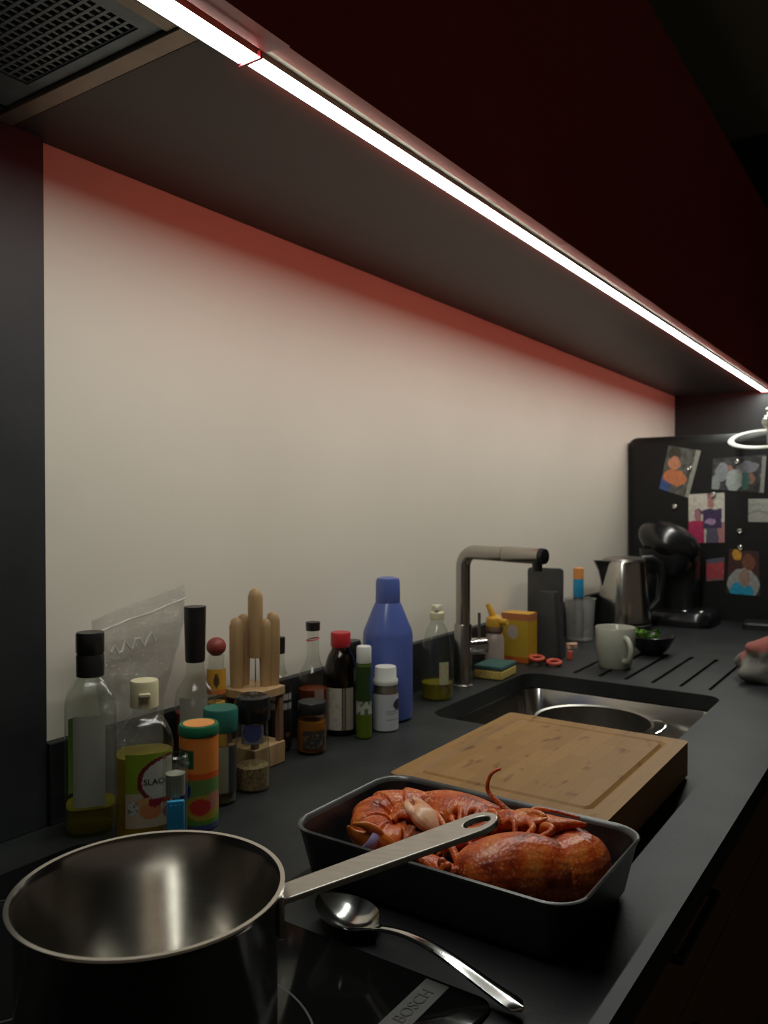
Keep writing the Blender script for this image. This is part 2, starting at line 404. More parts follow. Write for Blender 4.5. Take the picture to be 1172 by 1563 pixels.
# ================================================================== WALL CABINETS, HOOD, LED
t = thing('wall_cabinet', 'long wall cabinet with dark red doors above the worktop', 'cabinet', (0, 0, 0))
obj('body', G().box(.5, 3.245, .532, WY-.001, UN, 2.27), 'carcass', t, bevel=.0008)
def door_section(yf, yb, z0b, z0f, z1): return [(yf, z0f), (yb, z0b), (yb, z1), (yf, z1)]
dx = [.545, 1.22, 1.895, 2.57, 3.245]
for a, b_ in zip(dx[:-1], dx[1:]):
    sec = door_section(.480, .500, UN+.0005, UN-.001, 2.27)
    obj('door', G().loft([[(a+.0008, y, z) for y, z in sec], [(b_-.0008, y, z) for y, z in sec]]), 'red', t, smooth=0)
obj('light_channel', G().box(.545, 3.245, .5005, .5315, UN+.002, UN+.02), 'alu', t)
t = thing('led_strip', 'glowing white LED light strip under front edge of wall cabinet', 'light strip', (0, 0, 0))
def led(t, x0, x1, y0, y1, z, red=True):
    g = G(); g.quad([(x0, y0, z), (x1, y0, z), (x1, y1, z), (x0, y1, z)]); obj('diffuser', g, 'led', t, smooth=0)
    obj('backing', G().box(x0, x1, y0, y1, z+.0003, UN+.0018), 'alu', t, smooth=0)
    obj('shading_lip', G().box(x0, x1, y1+.0003, y1+.0018, z-.0018, UN+.0018), 'black', t, smooth=0)  # lip added to keep grazing white light off the upper wall
    if not red: return
    g = G(); g.quad([(x0, y1+.002, z-.001), (x1, y1+.002, z-.001), (x1, y1+.002, z+.0045), (x0, y1+.002, z+.0045)]); obj('added_glow_strip', g, 'red_glow', t, smooth=0)  # added emitter facing the wall, makes the red glow under the cabinets
led(t, .546, 3.235, .5085, .5255, UN-.004)
obj('end_cap', G().box(3.235, 3.243, .503, .530, UN-.008, UN+.0018), 'redcap', t, smooth=0)

h = thing('extractor_hood', 'built-in extractor hood with perforated metal grease filter above hob', 'extractor hood', (0, 0, 0))
obj('housing', G().box(-.30, .4985, .532, .8285, UN+.03, 2.27), 'carcass', h)
g = G()   # frame around the filter
fo = [(-.26, .557), (.4755, .557), (.4755, .80), (-.26, .80)]; fi = [(-.22, .574), (.463, .574), (.463, .742), (-.22, .742)]
plate(g, fo, [fi], UN+.003); plate(g, fo, [fi], UN+.009)
for l_ in (fo, fi): g.loft([[(x, y, UN+.003) for x, y in l_], [(x, y, UN+.009) for x, y in l_]], False, False)
obj('filter_frame', g, 'filter', h, smooth=0)
g = G(); pitch = .0098
n = int((.463+.22)/pitch)
for i in range(n+1):
    x = .463-i*pitch; g.box(x-.0016, x+.0016, .574, .742, UN+.0045, UN+.0065)
k = 0; y = .574
while y < .742:
    g.box(-.22, .463, y-.0016, y+.0016, UN+.005, UN+.007); y += pitch
obj('filter_mesh', g, 'filter', h, smooth=0, weld=False)
g = G()
for i in range(n+1):      # second expanded-metal layer behind the openings
    x = .463-(i+.5)*pitch
    for j in range(17):
        yy = .574+(j+.5)*pitch
        g.quad([(x-.0035, yy-.003, UN+.016), (x+.003, yy-.0035, UN+.010), (x+.0035, yy+.001, UN+.012), (x-.002, yy+.002, UN+.017)])
o = obj('filter_layer', g, 'filter', h, smooth=0, weld=False, solid=.0006)
obj('filter_back', G().box(-.25, .47, .56, .79, UN+.020, UN+.024), 'black', h)
obj('trim_strip', G().box(.4775, .4985, .532, .8285, UN-.0015, UN+.025), 'alu', h, bevel=.001)
obj('front_trim', G().box(-.30, .4775, .532, .5545, UN+.0005, UN+.025), 'alu', h, bevel=.001)
obj('rear_trim', G().box(-.30, .4775, .803, .8285, UN+.001, UN+.025), 'black', h, bevel=.001)
sec = door_section(.470, .500, UN-.004, UN-.008, 2.27)
obj('front_flap', G().loft([[(-.30, y, z) for y, z in sec], [(.5435, y, z) for y, z in sec]]), 'red', h, smooth=0)
t = thing('hood_light_strip', 'broader glowing white LED strip along front of extractor hood', 'light strip', (0, 0, 0))
led(t, .30, .540, .5065, .5275, UN-.006, False)
obj('end_cap', G().box(.5402, .5432, .503, .530, UN-.009, UN-.002), 'redcap', t, smooth=0)

# ================================================================== FRIDGE END
t = thing('fridge', 'black fridge with photos stuck on its side at worktop end', 'fridge', (0, 0, 0))
obj('body', G().box(2.65, 3.24, .26, .838, .05, 1.478), 'fridge', t, bevel=.028, segs=5)
obj('door', G().box(2.65, 3.24, .195, .255, .06, 1.475), 'fridge', t, bevel=.02, segs=4)
obj('door_handle', G().tube([(2.70, .20, 1.0), (2.70, .16, 1.0), (2.70, .16, 1.30), (2.70, .20, 1.30)], .009, 10), 'steel_dark', t)
for fx in (2.69, 3.2):
    for fy in (.30, .80): obj('foot', G().lathe([(.018, 0), (.018, .052)], 12, (fx, fy)), 'black', t)

def blob(u, v, cx, cy, rx, ry): return ((u-cx)/rx)**2+((v-cy)/ry)**2 < 1
def hsh(u, v, k=9): return noise.noise((u*k, v*k, k*1.7))
def ph_a(u, v):
    if u > .86: return S(150, 150, 140)
    if blob(u, v, .42, .34, .38, .17): return (.60, .20, .08)
    if blob(u, v, .30, .64, .2, .14): return (.60, .25, .14)
    if blob(u, v, .24, .84, .22, .14): return (.05, .045, .03)
    if u < .3 and v < .3: return (.05, .10, .30)
    c = .10+.08*hsh(u, v); return (c, c*1.05, c*.9)
def ph_b(u, v):
    if u > .92: return (.30, .30, .28) if v < .95 else (.05, .05, .05)
    if blob(u, v, .42, .3, .16, .34): return (.38, .42, .40)
    if blob(u, v, .64, .3, .1, .25): return (.06, .16, .14)
    if blob(u, v, .66, .68, .2, .18): return (.22, .22, .26)
    if blob(u, v, .18, .55, .13, .3): return (.25, .27, .29)
    if blob(u, v, .07, .2, .09, .3): return (.28, .30, .30)
    if blob(u, v, .33, .65, .07, .1) or blob(u, v, .76, .36, .06, .15): return (.32, .14, .10)
    c = .04+.04*hsh(u, v); return (c, c, c)
def ph_c(u, v):
    if blob(u, v, .62, .82, .1, .13): return (.45, .22, .20)
    if v > .88 and abs(u-.62) < .1: return (.30, .12, .12)
    if blob(u, v, .27, .55, .1, .11): return (.42, .18, .22)
    if blob(u, v, .3, .63, .12, .05): return (.06, .03, .08)
    if blob(u, v, .62, .43, .16, .06): return (.38, .25, .40)
    if .42 < u < .92 and .3 < v < .68: return (.055, .03, .10)
    if u < .45 and v < .46: return (.45, .03, .10)
    if .5 < u < .82 and v <= .35: return (.10, .09, .14)
    if u > .8 and v < .42: return (.45, .20, .20)
    return (.62, .58, .50)
def ph_d(u, v):
    c = .42 - (.12 if abs(v-.35-.12*sin(5*u)) < .06 else 0) - (.06 if abs(v-.75) < .05 else 0)
    return (c, c, c*.9)
def ph_e(u, v):
    if v > .8: return (.10, .09, .13)
    if v < .1: return (.22, .12, .12)
    c = hsh(u, v, 5); return (.42+.2*c, .05+.05*abs(c), .07)
def ph_f(u, v):
    if blob(u, v, .28, .88, .16, .14): return (.62, .30, .03)
    if blob(u, v, .66, .74, .2, .2): return (.20, .07, .035)
    if blob(u, v, .54, .38, .17, .19): return (.35, .22, .17)
    if blob(u, v, .45, .08, .34, .2): return (.02, .32, .52)
    if blob(u, v, .5, .25, .48, .34): return (.34, .34, .32)
    if v > .45: return (.06, .02, .015)
    return (.03, .03, .03)
FX = 2.6485
def photo(name, label, corners, fn, group='photos on the fridge'):
    # corners (y, z): top left, top right, bottom right, bottom left as one faces the fridge side
    tl, tr, br_, bl = [Vector((0, a, b_)) for a, b_ in corners]
    def pos(u, v):
        p = (bl.lerp(br_, u)).lerp(tl.lerp(tr, u), v); return (FX-.0006-.001*sin(pi*u)*sin(pi*v), p.y, p.z)
    fj = lambda u, v: tuple(c_*(1+.25*hsh(u+.3, v, 14)) for c_ in fn(min(1, max(0, u+.035*hsh(u, v, 6))), min(1, max(0, v+.035*hsh(v+3, u, 6)))))
    o = obj(name, patch(pos, fj, 60, 80), 'print', weld=False, smooth=0, solid=.0003)
    return tag(o, label, 'photo', group)
photo('photo_print', 'tilted photo print with bare orange-lit figure and blue corner on fridge side', [(.703, 1.447), (.604, 1.427), (.641, 1.279), (.732, 1.309)], ph_a)
photo('photo_print', 'wide dark photo print of a seated group on fridge side', [(.568, 1.401), (.416, 1.409), (.423, 1.294), (.572, 1.306)], ph_b)
photo('photo_print', 'upright photo print of a pair in magenta and purple shirts', [(.641, 1.290), (.534, 1.295), (.533, 1.141), (.640, 1.136)], ph_c)
tag(photo('paper_note', 'small plain white paper note stuck on black fridge side', [(.466, 1.276), (.37, 1.276), (.37, 1.206), (.466, 1.206)], ph_d), 'small plain white paper note stuck on black fridge side', 'note')
photo('photo_print', 'smallest photo print, red and dim, on fridge side', [(.587, 1.086), (.533, 1.096), (.535, 1.025), (.586, 1.018)], ph_e)
photo('photo_print', 'photo print with turquoise shirt and yellow spot on fridge side', [(.519, 1.122), (.436, 1.117), (.430, .982), (.528, .985)], ph_f)
for y, z, lab in [(.637, 1.372, 'small round steel magnet holding the tilted photo print'), (.497, 1.389, 'small round steel magnet holding the wide group photo'),
                  (.681, 1.252, 'small bare steel magnet below the tilted photo print'), (.488, 1.178, 'small bare steel magnet below the white paper note'),
                  (.566, 1.289, 'small steel magnet on top edge of magenta shirt photo'), (.486, 1.126, 'small steel magnet on the turquoise shirt photo')]:
    g = G(); g.lathe([(.0070, 0), (.0080, .001), (.0080, .005), (.0060, .0065), (.0035, .0055), (.001, .0062)], 16)
    o = obj('fridge_magnet', g, 'chrome', loc=(FX-.0018, y, z), rot=(0, -pi/2, 0)); tag(o, lab, 'magnet', 'fridge magnets')

# ring holder on the fridge's top edge
t = thing('ring_holder', 'white ring holder with crystal knob at top edge of fridge', 'ring holder', (2.649, .410, 1.46))
mt = Matrix.Rotation(radians(-24), 3, 'Y')
g = G().torus((-.088, 0, -.010), .088, .0090, 56, 12, mtx=mt.inverted() if False else Matrix.Rotation(radians(-20), 3, 'Y'), r2=.0045)
obj('ring', g, 'white', t)
obj('crystal_knob', G().ball((-.012, 0, .046), .019, 10, sz=1.15), 'crystal', t, smooth=0)
obj('stem', G().tube([(-.004, 0, -.02), (-.006, 0, .0), (-.012, 0, .03)], .006, 10), 'chrome', t)
obj('neck', G().lathe([(.008, .064), (.005, .075), (.009, .082), (.004, .09)], 14, (-.012, 0)), 'steel_dark', t)

# ================================================================== HOB, SAUCEPAN, SPOON
hob = thing('induction_hob', 'black glass hob set into the dark worktop', 'hob', (0, 0, CT))
obj('glass_plate', G().loft([rrect(-.28, .528, .262, .752, .012, .0002), rrect(-.28, .528, .262, .752, .012, .0035), rrect(-.279, .527, .263, .751, .011, .004)]), 'blackglass', hob)
for cx, cy, r in ((.36, .62, .095), (.35, .42, .105), (-.05, .62, .105), (-.05, .40, .095)):
    obj('cooking_zone_ring', G().torus((cx, cy, .00402), r, .0008, 64, 6, r2=.00015), 'darkgrey', hob)
pl = obj('name_plate', G().box(.425, .524, .298, .318, .004, .0044), 'darkgrey', hob)
text('BOSCH', .0135, 'ink', pl, Matrix.Translation((.490, .308, .0046)) @ Matrix.Rotation(0, 4, 'Z'))

pan = thing('saucepan', 'stainless steel saucepan standing on the black hob', 'saucepan', (.343, .417, CT+.0042))
R_ = .0815; H_ = .116
prof = [(.002, 0), (R_-.006, 0), (R_-.001, .004), (R_, .012), (R_, H_-.006), (R_+.0035, H_-.002), (R_+.0055, H_), (R_+.005, H_+.0014), (R_+.002, H_+.0012),
        (R_-.0012, H_-.004), (R_-.0014, .014), (R_-.006, .006), (R_-.012, .0045), (.002, .0045)]
obj('pot', G().lathe(prof, 72), 'steel', pan, smooth=50)
ang = radians(-43.5)
g = G(); out = []; LN = .166
def hw(s_): return .0110+.0034*min(1, s_/LN*1.1)
top = [(s_, hw(s_)) for s_ in [LN*i/16 for i in range(15)]]
tipc = LN*14/16
arc = [(tipc+hw(tipc)*1.15*sin(a), hw(tipc)*cos(a)) for a in [pi*i/12 for i in range(1, 12)]]
out = top+arc+[(s_, -w_) for s_, w_ in reversed(top)]
hole = [(LN*.875+.0100*cos(2*pi*i/20)+.001, .0066*sin(2*pi*i/20)) for i in range(20)]
TH = .0045
plate(g, out, [hole], TH/2); plate(g, out, [hole], -TH/2)
for l_ in (out, hole): g.loft([[(x, y, TH/2) for x, y in l_], [(x, y, -TH/2) for x, y in l_]], False, False)
tilt = math.atan2(.041, .158)
mt = Matrix.Rotation(ang, 4, 'Z') @ Matrix.Translation((R_-.001, 0, .1005)) @ Matrix.Rotation(-tilt, 4, 'Y')
g.v = [tuple(mt @ Vector(v)) for v in g.v]
obj('handle', g, 'steel_sat', pan, bevel=.001, smooth=30)
g = G().box(R_-.0006, R_+.004, -.013, .013, .078, .106); m2 = Matrix.Rotation(ang, 4, 'Z'); g.v = [tuple(m2 @ Vector(v)) for v in g.v]
obj('handle_bracket', g, 'steel_dark', pan, bevel=.0015)

# spoon
g = G(); LN = .213; loops = []
NS = 44
def spoon_at(s_):
    """half width, sag, camber of the tablespoon along its length"""
    if s_ < .072:
        q = s_/.072; w_ = .0240*max(0, sin(pi*min(q*.985+.008, .93)))**.62; sag = .0135*sin(pi*q)**.9
        if q > .78:
            k = (q-.78)/.22; w_ = w_*(1-k)+.0042*k
        z = .013-.004*q
        return w_, sag, z
    q = (s_-.072)/(LN-.072)
    w_ = .0036+.0048*q**1.6
    if q > .93: w_ *= sqrt(max(.02, 1-((q-.93)/.07)**2))
    z = .009+.0105*sin(pi*q*.9)**1.0*(1-q)*1.6-.0072*q
    return w_, -.0016, z
for i in range(NS+1):
    s_ = LN*i/NS; w_, sag, z = spoon_at(s_); th = .0012 if s_ < .07 else .0022
    tp = []; bt = []
    for j in range(9):
        e_ = -1+2*j/8; zz = z-sag*(1-e_*e_); tp.append((s_, w_*e_, zz+th/2)); bt.append((s_, w_*e_, zz-th/2))
    loops.append(tp+bt[::-1])
g.loft(loops)
o = obj('tablespoon', g, 'chrome', loc=(.5565, .449, CT+.0060), rot=(0, 0, atan2(-.208, -.031)), smooth=60)
tag(o, 'steel tablespoon lying on worktop between hob and baking dish', 'spoon')

# ================================================================== BAKING DISH WITH LOBSTERS, BOARD
DX0, DX1, DY0, DY1 = .586, .772, .222, .517
DH = .056
d = thing('baking_dish', 'black rectangular baking dish with rounded corners holding lobsters', 'dish', (0, 0, CT))
g = G()
def rr(ins, z, r=.03): return rrect(DX0+ins, DX1-ins, DY0+ins, DY1-ins, max(.008, r-ins*.5), z, 8)
loops = [rr(.022, .0005), rr(.016, .002), rr(.012, .008), rr(.003, DH-.006), rr(.001, DH-.002), rr(.0, DH), rr(.0015, DH+.0012), rr(.004, DH), rr(.0055, DH-.004), rr(.015, .012), rr(.02, .006), rr(.028, .0045)]
mis = [0]*4+[1]*4+[0]*5
g.loft(loops, mis=mis)
obj('dish_body', g, ['dish', 'dishrim'], d, smooth=60)

def ridged(g, pts, rads, n=20, flat=.85, ridges=None, up=(0, 0, 1)):
    """body loft: catmull spine with radii; ridges make overlapping shell segments"""
    Q = catmull([(*p, ) for p in pts], 8); RR = [v.x for v in catmull([(r, 0, 0) for r in rads], 8)]
    if ridges:
        a, b_, cnt = ridges
        RR = [r*(1+.17*(((i/(len(Q)-1)-a)/(b_-a)*cnt) % 1)) if a <= i/(len(Q)-1) <= b_ else r for i, r in enumerate(RR)]
    g.tube(Q, RR, n, flat=flat, up=up)
def claw(g, base_, tip, w_, up=(0, 0, 1), gap=.35):
    b_, t_ = Vector(base_), Vector(tip); d_ = (t_-b_); L_ = d_.length; d_.normalize(); s_ = d_.cross(Vector(up)).normalized()
    # palm + fixed finger
    P = [b_, b_+d_*L_*.2, b_+d_*L_*.45, b_+d_*L_*.68+s_*w_*.28, b_+d_*L_*.86+s_*w_*.36, t_+s_*w_*.10]
    ridged(g, P, [w_*.3, w_*.8, w_, w_*.62, w_*.36, w_*.10], 14, .62, up=up)
    P = [b_+d_*L_*.45-s_*w_*.4, b_+d_*L_*.62-s_*w_*.72, b_+d_*L_*.82-s_*w_*.62, b_+d_*L_*.97-s_*w_*.16]
    ridged(g, P, [w_*.38, w_*.40, w_*.28, w_*.08], 12, .7, up=up)
def leg(g, pts, r0, r1):
    Q = catmull(pts, 5); k = len(Q); g.tube(Q, [r0+(r1-r0)*i/(k-1) for i in range(k)], 8)
def finish_lobster(name, g, label):
    o = obj(name, g, 'lobster', loc=(0, 0, CT), smooth=0, weld=False)
    md = o.modifiers.new('skin', 'REMESH'); md.mode = 'VOXEL'; md.voxel_size = .0010; md.use_smooth_shade = True
    md = o.modifiers.new('soft', 'SMOOTH'); md.factor = .5; md.iterations = 1
    return tag(o, label, 'lobster')
# lobster lying along the far side of the dish, tail curled at the end next to the jars
g = G()
ridged(g, [(.725, .318, .040), (.728, .345, .041), (.728, .380, .042), (.726, .415, .043), (.722, .440, .042)], [.007, .018, .026, .0275, .023], 22, .9)
ridged(g, [(.722, .432, .042), (.714, .459, .042), (.696, .475, .041), (.674, .475, .040), (.658, .462, .038), (.653, .444, .036), (.660, .429, .035)],
       [.021, .0225, .022, .0205, .0185, .016, .013], 22, .9, (.02, .98, 6))
for k in range(5):      # tail fan
    a = radians(-70+k*24); c_ = Vector((.658, .436, .034)); dv = Vector((cos(a), sin(a)*.8, .12*(k-2)))
    ridged(g, [c_, c_+dv*.016, c_+dv*.034], [.005, .009, .005], 10, .35)
for k, y in enumerate((.350, .368, .386, .404)):      # walking legs
    leg(g, [(.708, y, .042), (.694, y+.006, .056), (.678, y+.004-.006*k, .050), (.664-.003*k, y-.012*k+.01, .034)], .0042, .0021)
    leg(g, [(.738, y, .04), (.748, y-.008, .05), (.750, y-.02, .034)], .0035, .0021)
claw(g, (.722, .340, .050), (.734, .268, .064), .0175, (.5, 0, 1))
claw(g, (.706, .372, .052), (.716, .300, .070), .0130, (-.3, 0, 1))
for k in range(5):      # swimmerets inside the curl
    a = radians(20+k*36); leg(g, [(.690+.012*cos(a), .448+.012*sin(a), .045), (.688+.004*cos(a), .446+.004*sin(a), .058-.002*k), (.690, .440-.004*k, .050)], .0045, .0025)
for k in range(6):      # tangled legs across the middle of the dish
    y = .292+.019*k; leg(g, [(.712, y+.012, .044), (.702+.003*(k % 2), y+.006, .066-.003*(k % 3)), (.692, y-.006, .068-.002*(k % 2)), (.678-.004*(k % 2), y+.014*(1-k % 3), .056)], .0050, .0024)
leg(g, [(.722, .330, .045), (.705, .345, .052), (.694, .375, .047)], .006, .006)
leg(g, [(.726, .322, .05), (.732, .352, .062), (.733, .372, .075), (.739, .372, .090), (.746, .364, .096)], .0030, .0017)
leg(g, [(.724, .322, .05), (.735, .325, .065), (.742, .31, .066), (.746, .28, .064)], .0026, .0017)
g.ball((.722, .322, .052), .0035, 8); g.ball((.734, .322, .052), .0035, 8)
finish_lobster('lobster', g, 'cooked red lobster with tail curled up, lying along far side of dish')
# lobster with the thick rounded back, lying near the front corner
g = G()
ridged(g, [(.632, .347, .034), (.637, .341, .036), (.652, .323, .038), (.667, .304, .039), (.682, .285, .037), (.693, .273, .035)], [.008, .0225, .0305, .0325, .0300, .024], 26, .98)
ridged(g, [(.640, .338, .034), (.628, .355, .032), (.617, .371, .028)], [.014, .0105, .004], 14, .8)
ridged(g, [(.688, .277, .036), (.706, .266, .036), (.722, .268, .036), (.735, .283, .037), (.739, .302, .037), (.731, .317, .035)], [.0265, .0265, .0235, .020, .017, .012], 20, 1.0, (.02, .98, 5))
for k in range(4):
    a = radians(95+k*28); c_ = Vector((.733, .313, .034)); dv = Vector((cos(a), sin(a), .1*(k-1)))
    ridged(g, [c_, c_+dv*.013, c_+dv*.027], [.005, .0085, .005], 10, .35)
for k, q in enumerate(((.640, .362), (.654, .350), (.668, .336), (.680, .320))):
    leg(g, [(q[0], q[1]-.012, .040), (q[0]+.012, q[1]+.006, .052), (q[0]+.016, q[1]+.022, .046), (q[0]+.012, q[1]+.04, .030)], .0042, .0022)
for k, q in enumerate(((.624, .354), (.634, .340), (.644, .324))):
    leg(g, [(q[0]+.012, q[1], .026), (q[0]-.002, q[1]+.004, .030), (q[0]-.006, q[1]+.018, .024), (q[0]-.004, q[1]+.034, .016)], .0036, .0021)
leg(g, [(.620, .366, .030), (.616, .390, .040), (.614, .415, .038), (.616, .435, .030)], .0028, .0018)
leg(g, [(.622, .372, .032), (.622, .400, .040), (.618, .44, .03)], .0026, .0017)
for k in range(5):
    leg(g, [(.624+.004*k, .368-.004*k, .036), (.619+.006*k, .388, .048-.002*k), (.617+.005*k, .410+.006*(k % 2), .030)], .0036, .0019)
for k in range(7):      # knobbly head spines
    a = radians(100+20*k); g.ball((.632+.010*cos(a), .353+.010*sin(a), .043+.004*sin(k*2.1)), .0045, 8)
leg(g, [(.620, .368, .028), (.634, .388, .03), (.641, .420, .026)], .0065, .0065)
claw(g, (.650, .385, .045), (.686, .346, .060), .0130, (0, 0, 1))
g.ball((.620, .362, .038), .0032, 8); g.ball((.628, .368, .038), .0032, 8)
o = finish_lobster('lobster', g, 'cooked red lobster with thick speckled back, lying along near side of dish')
o.location.x -= .005
def loose_claw(label, base_, tip, w_, up, mm):
    g = G(); claw(g, base_, tip, w_, up)
    o = obj('lobster_claw', g, mm, loc=(0, 0, CT), smooth=0, weld=False)
    md = o.modifiers.new('skin', 'REMESH'); md.mode = 'VOXEL'; md.voxel_size = .0010; md.use_smooth_shade = True
    return tag(o, label, 'lobster claw', 'lobster claws in the dish')
loose_claw('orange lobster claw with tips pointing up at dish end', (.646, .420, .022), (.613, .459, .061), .0150, (.8, .5, .3), 'claw_orange')
loose_claw('pale cream and orange lobster claw lying inside the curled tail', (.676, .398, .046), (.693, .440, .066), .0165, (.1, -.3, .9), 'claw_pale')
mt = Vector((-.033, .039, .039)).to_track_quat('Z', 'Y').to_matrix()
o = obj('claw_band', G().torus((0, 0, 0), .0105, .0022, 28, 10, mtx=mt, r2=.0050), 'purple', loc=(.6265, .4430, CT+.0455))
tag(o, 'lilac rubber band around the orange lobster claw', 'rubber band')

# chopping board with juice groove
bx0, bx1, by0, by1, BT = .786, 1.118, .268, .530, .048
g = G()
og = rrect(bx0, bx1, by0, by1, .008, 0, 4)
g1 = rrect(bx0+.022, bx1-.022, by0+.022, by1-.022, .012, 0, 5); g2 = rrect(bx0+.030, bx1-.030, by0+.030, by1-.030, .008, 0, 5); gm = rrect(bx0+.026, bx1-.026, by0+.026, by1-.026, .01, 0, 5)
zt = lambda l_, z: [(p[0], p[1], z) for p in l_]
plate(g, og, [g1], BT); plate(g, g2, [], BT)
g.loft([zt(g1, BT), zt(gm, BT-.003), zt(g2, BT)], False, False)
g.loft([zt(og, BT), zt(og, .004)], False, False); g.loft([zt(og, .004), zt(rrect(bx0+.004, bx1-.004, by0+.004, by1-.004, .006, 0, 4), 0)], False, True)
tag(obj('chopping_board', g, 'bamboo', loc=(0, 0, CT+.0005), smooth=25), 'thick bamboo chopping board with juice groove beside the sink', 'chopping board')

# ================================================================== SINK, POT IN SINK, TAP
t = thing('sink', 'stainless steel sink basin set under the worktop', 'sink', (0, 0, CT))
def sr(ins, z, r=.04): return rrect(sx0-.003+ins, sx1+.003-ins, sy0-.003+ins, sy1+.003-ins, r, z, 8)
g = G().loft([sr(-.015, -.0315, .05), sr(-.002, -.0315), sr(0, -.034), sr(.002, -.15), sr(.008, -.172), sr(.03, -.185, .03), sr(.16, -.188, .03)], False, True)
obj('basin', g, 'steel', t, smooth=60, solid=-.001)
obj('drain', G().lathe([(.045, -.1865), (.043, -.1845), (.036, -.186), (.012, -.1862)], 28, (1.40, .52)), 'chrome', t)
t = thing('cooking_pot', 'steel pot with wire handles standing in the sink', 'pot', (1.437, .515, CT-.1835))
PR, PH = .103, .150
obj('pot_body', G().lathe([(.002, 0), (PR-.02, 0), (PR-.006, .008), (PR, .03), (PR, PH-.003), (PR+.004, PH), (PR+.003, PH+.002), (PR-.001, PH), (PR-.0015, .03), (PR-.01, .01), (PR-.024, .004), (.002, .004)], 56), 'steel_dark', t, smooth=50)
for a0 in (radians(-52), radians(128)):
    P = []
    for i in range(13):
        a = pi*i/12; q = Vector((PR+.001+.030*sin(a), .034*cos(a), PH-.018+.010*sin(a))); q.rotate(Matrix.Rotation(a0, 3, 'Z')); P.append(q)
    obj('wire_handle', G().tube(P, .0022, 8), 'chrome', t)

tx, ty = 1.418, .776
t = thing('kitchen_tap', 'satin steel kitchen tap with angled spout behind the sink', 'tap', (tx, ty, CT))
obj('base_ring', G().lathe([(.022, 0), (.022, .003), (.019, .005)], 28), 'chrome', t)
obj('body', G().lathe([(.0175, .004), (.0175, .122), (.0165, .124), (.0145, .124)], 32), 'tap', t)
sd = Vector((-.036, -.190, 0)).normalized()
P = [(0, 0, .12), (0, 0, .20), (0, 0, .235)]
for i in range(1, 9):
    a = pi/2*i/8; q = sd*(.030*(1-cos(a))); P.append((q.x, q.y, .238+.030*sin(a)))
for L_ in (.06, .10): P.append(tuple(sd*L_+Vector((0, 0, .268))))
obj('pipe', G().tube(P, .0142, 24, up=(1, 0, 0)), 'tap', t, smooth=60)
P = [tuple(sd*L_+Vector((0, 0, .268))) for L_ in (.101, .104, .184)]
obj('spout_sleeve', G().tube(P, [.0142, .0150, .0150], 24, up=(1, 0, 0)), 'tap', t)
P = [tuple(sd*L_+Vector((0, 0, .268))) for L_ in (.1842, .188, .193, .194)]
obj('spout_cap', G().tube(P, [.0152, .0152, .0140, .0100], 24, up=(1, 0, 0)), 'black', t)
q = sd*.176
obj('nozzle', G().lathe([(.009, .240), (.0095, .256)], 20, (q.x, q.y)), 'black', t)
hd = Vector((.72, -.69, 0)).normalized()
P = [tuple(hd*L_+Vector((0, 0, .078))) for L_ in (.010, .017, .047, .049)]
kn = obj('mixer_knob', G().tube(P, [.0165, .0165, .0165, .0150], 26), 'chrome', t)
q = hd*.034
obj('lever_pin', G().tube([(q.x, q.y, .09), (q.x, q.y, .145)], .0032, 10), 'steel_dark', kn)

# ================================================================== BOTTLES AND JARS ALONG THE WALL
def bottle(name, label, x, y, prof, glassm, cat='bottle', group=None, sq=2, rx=1, ry=1, rz=None, n=32, liquid=None, cap=None, smooth=35):
    t = thing(name, label, cat, (x, y, CT+.0004), facing(x, y) if rz is None else rz, group)
    k_ = 3; prof = prof[:k_]+[(q.x, q.y) for q in catmull([(a, b_, 0) for a, b_ in prof[k_:]], 5)]
    obj('body', G().lathe(prof, n, rx=rx, ry=ry, sq=sq), glassm, t, smooth=smooth)
    if liquid:
        lm, lp_ = liquid; obj('contents', G().lathe(lp_, n, rx=rx, ry=ry, sq=sq), lm, t)
    if cap:
        cm, cp = cap; obj('cap', G().lathe(cp, 28), cm, t)
    return t
JG = 'bottles and jars along the wall'
# 1 tall clear bottle, black screw cap, a little oil left
r = .0275
t = bottle('glass_bottle', 'tall clear glass bottle with long black cap and little oil left', .561, .783,
    [(r*.3, .004), (r-.003, 0), (r, .004), (r, .140), (r*.93, .152), (r*.70, .163), (.0145, .170), (.0125, .176), (.0125, .20)], 'glass', 'bottle', JG, sq=3.2,
    liquid=('oil2', [(r*.3, .006), (r-.004, .0035), (r-.0015, .008), (r-.0015, .030), (r*.3, .030)]),
    cap=('black', [(.0150, .173), (.0152, .196), (.0146, .197), (.0146, .1985), (.0153, .1995), (.0153, .220), (.0145, .222), (.003, .222)]))
wrap(r, r, .034, .134, -.62, .52, lambda u, v: (.30, .31, .26), t, 'label', 16, 8, sq=3.2)
wrap(r, r, .034, .120, 3.3, 4.0, lambda u, v: (.12, .20, .03), t, 'back_label', 16, 8, sq=3.2)
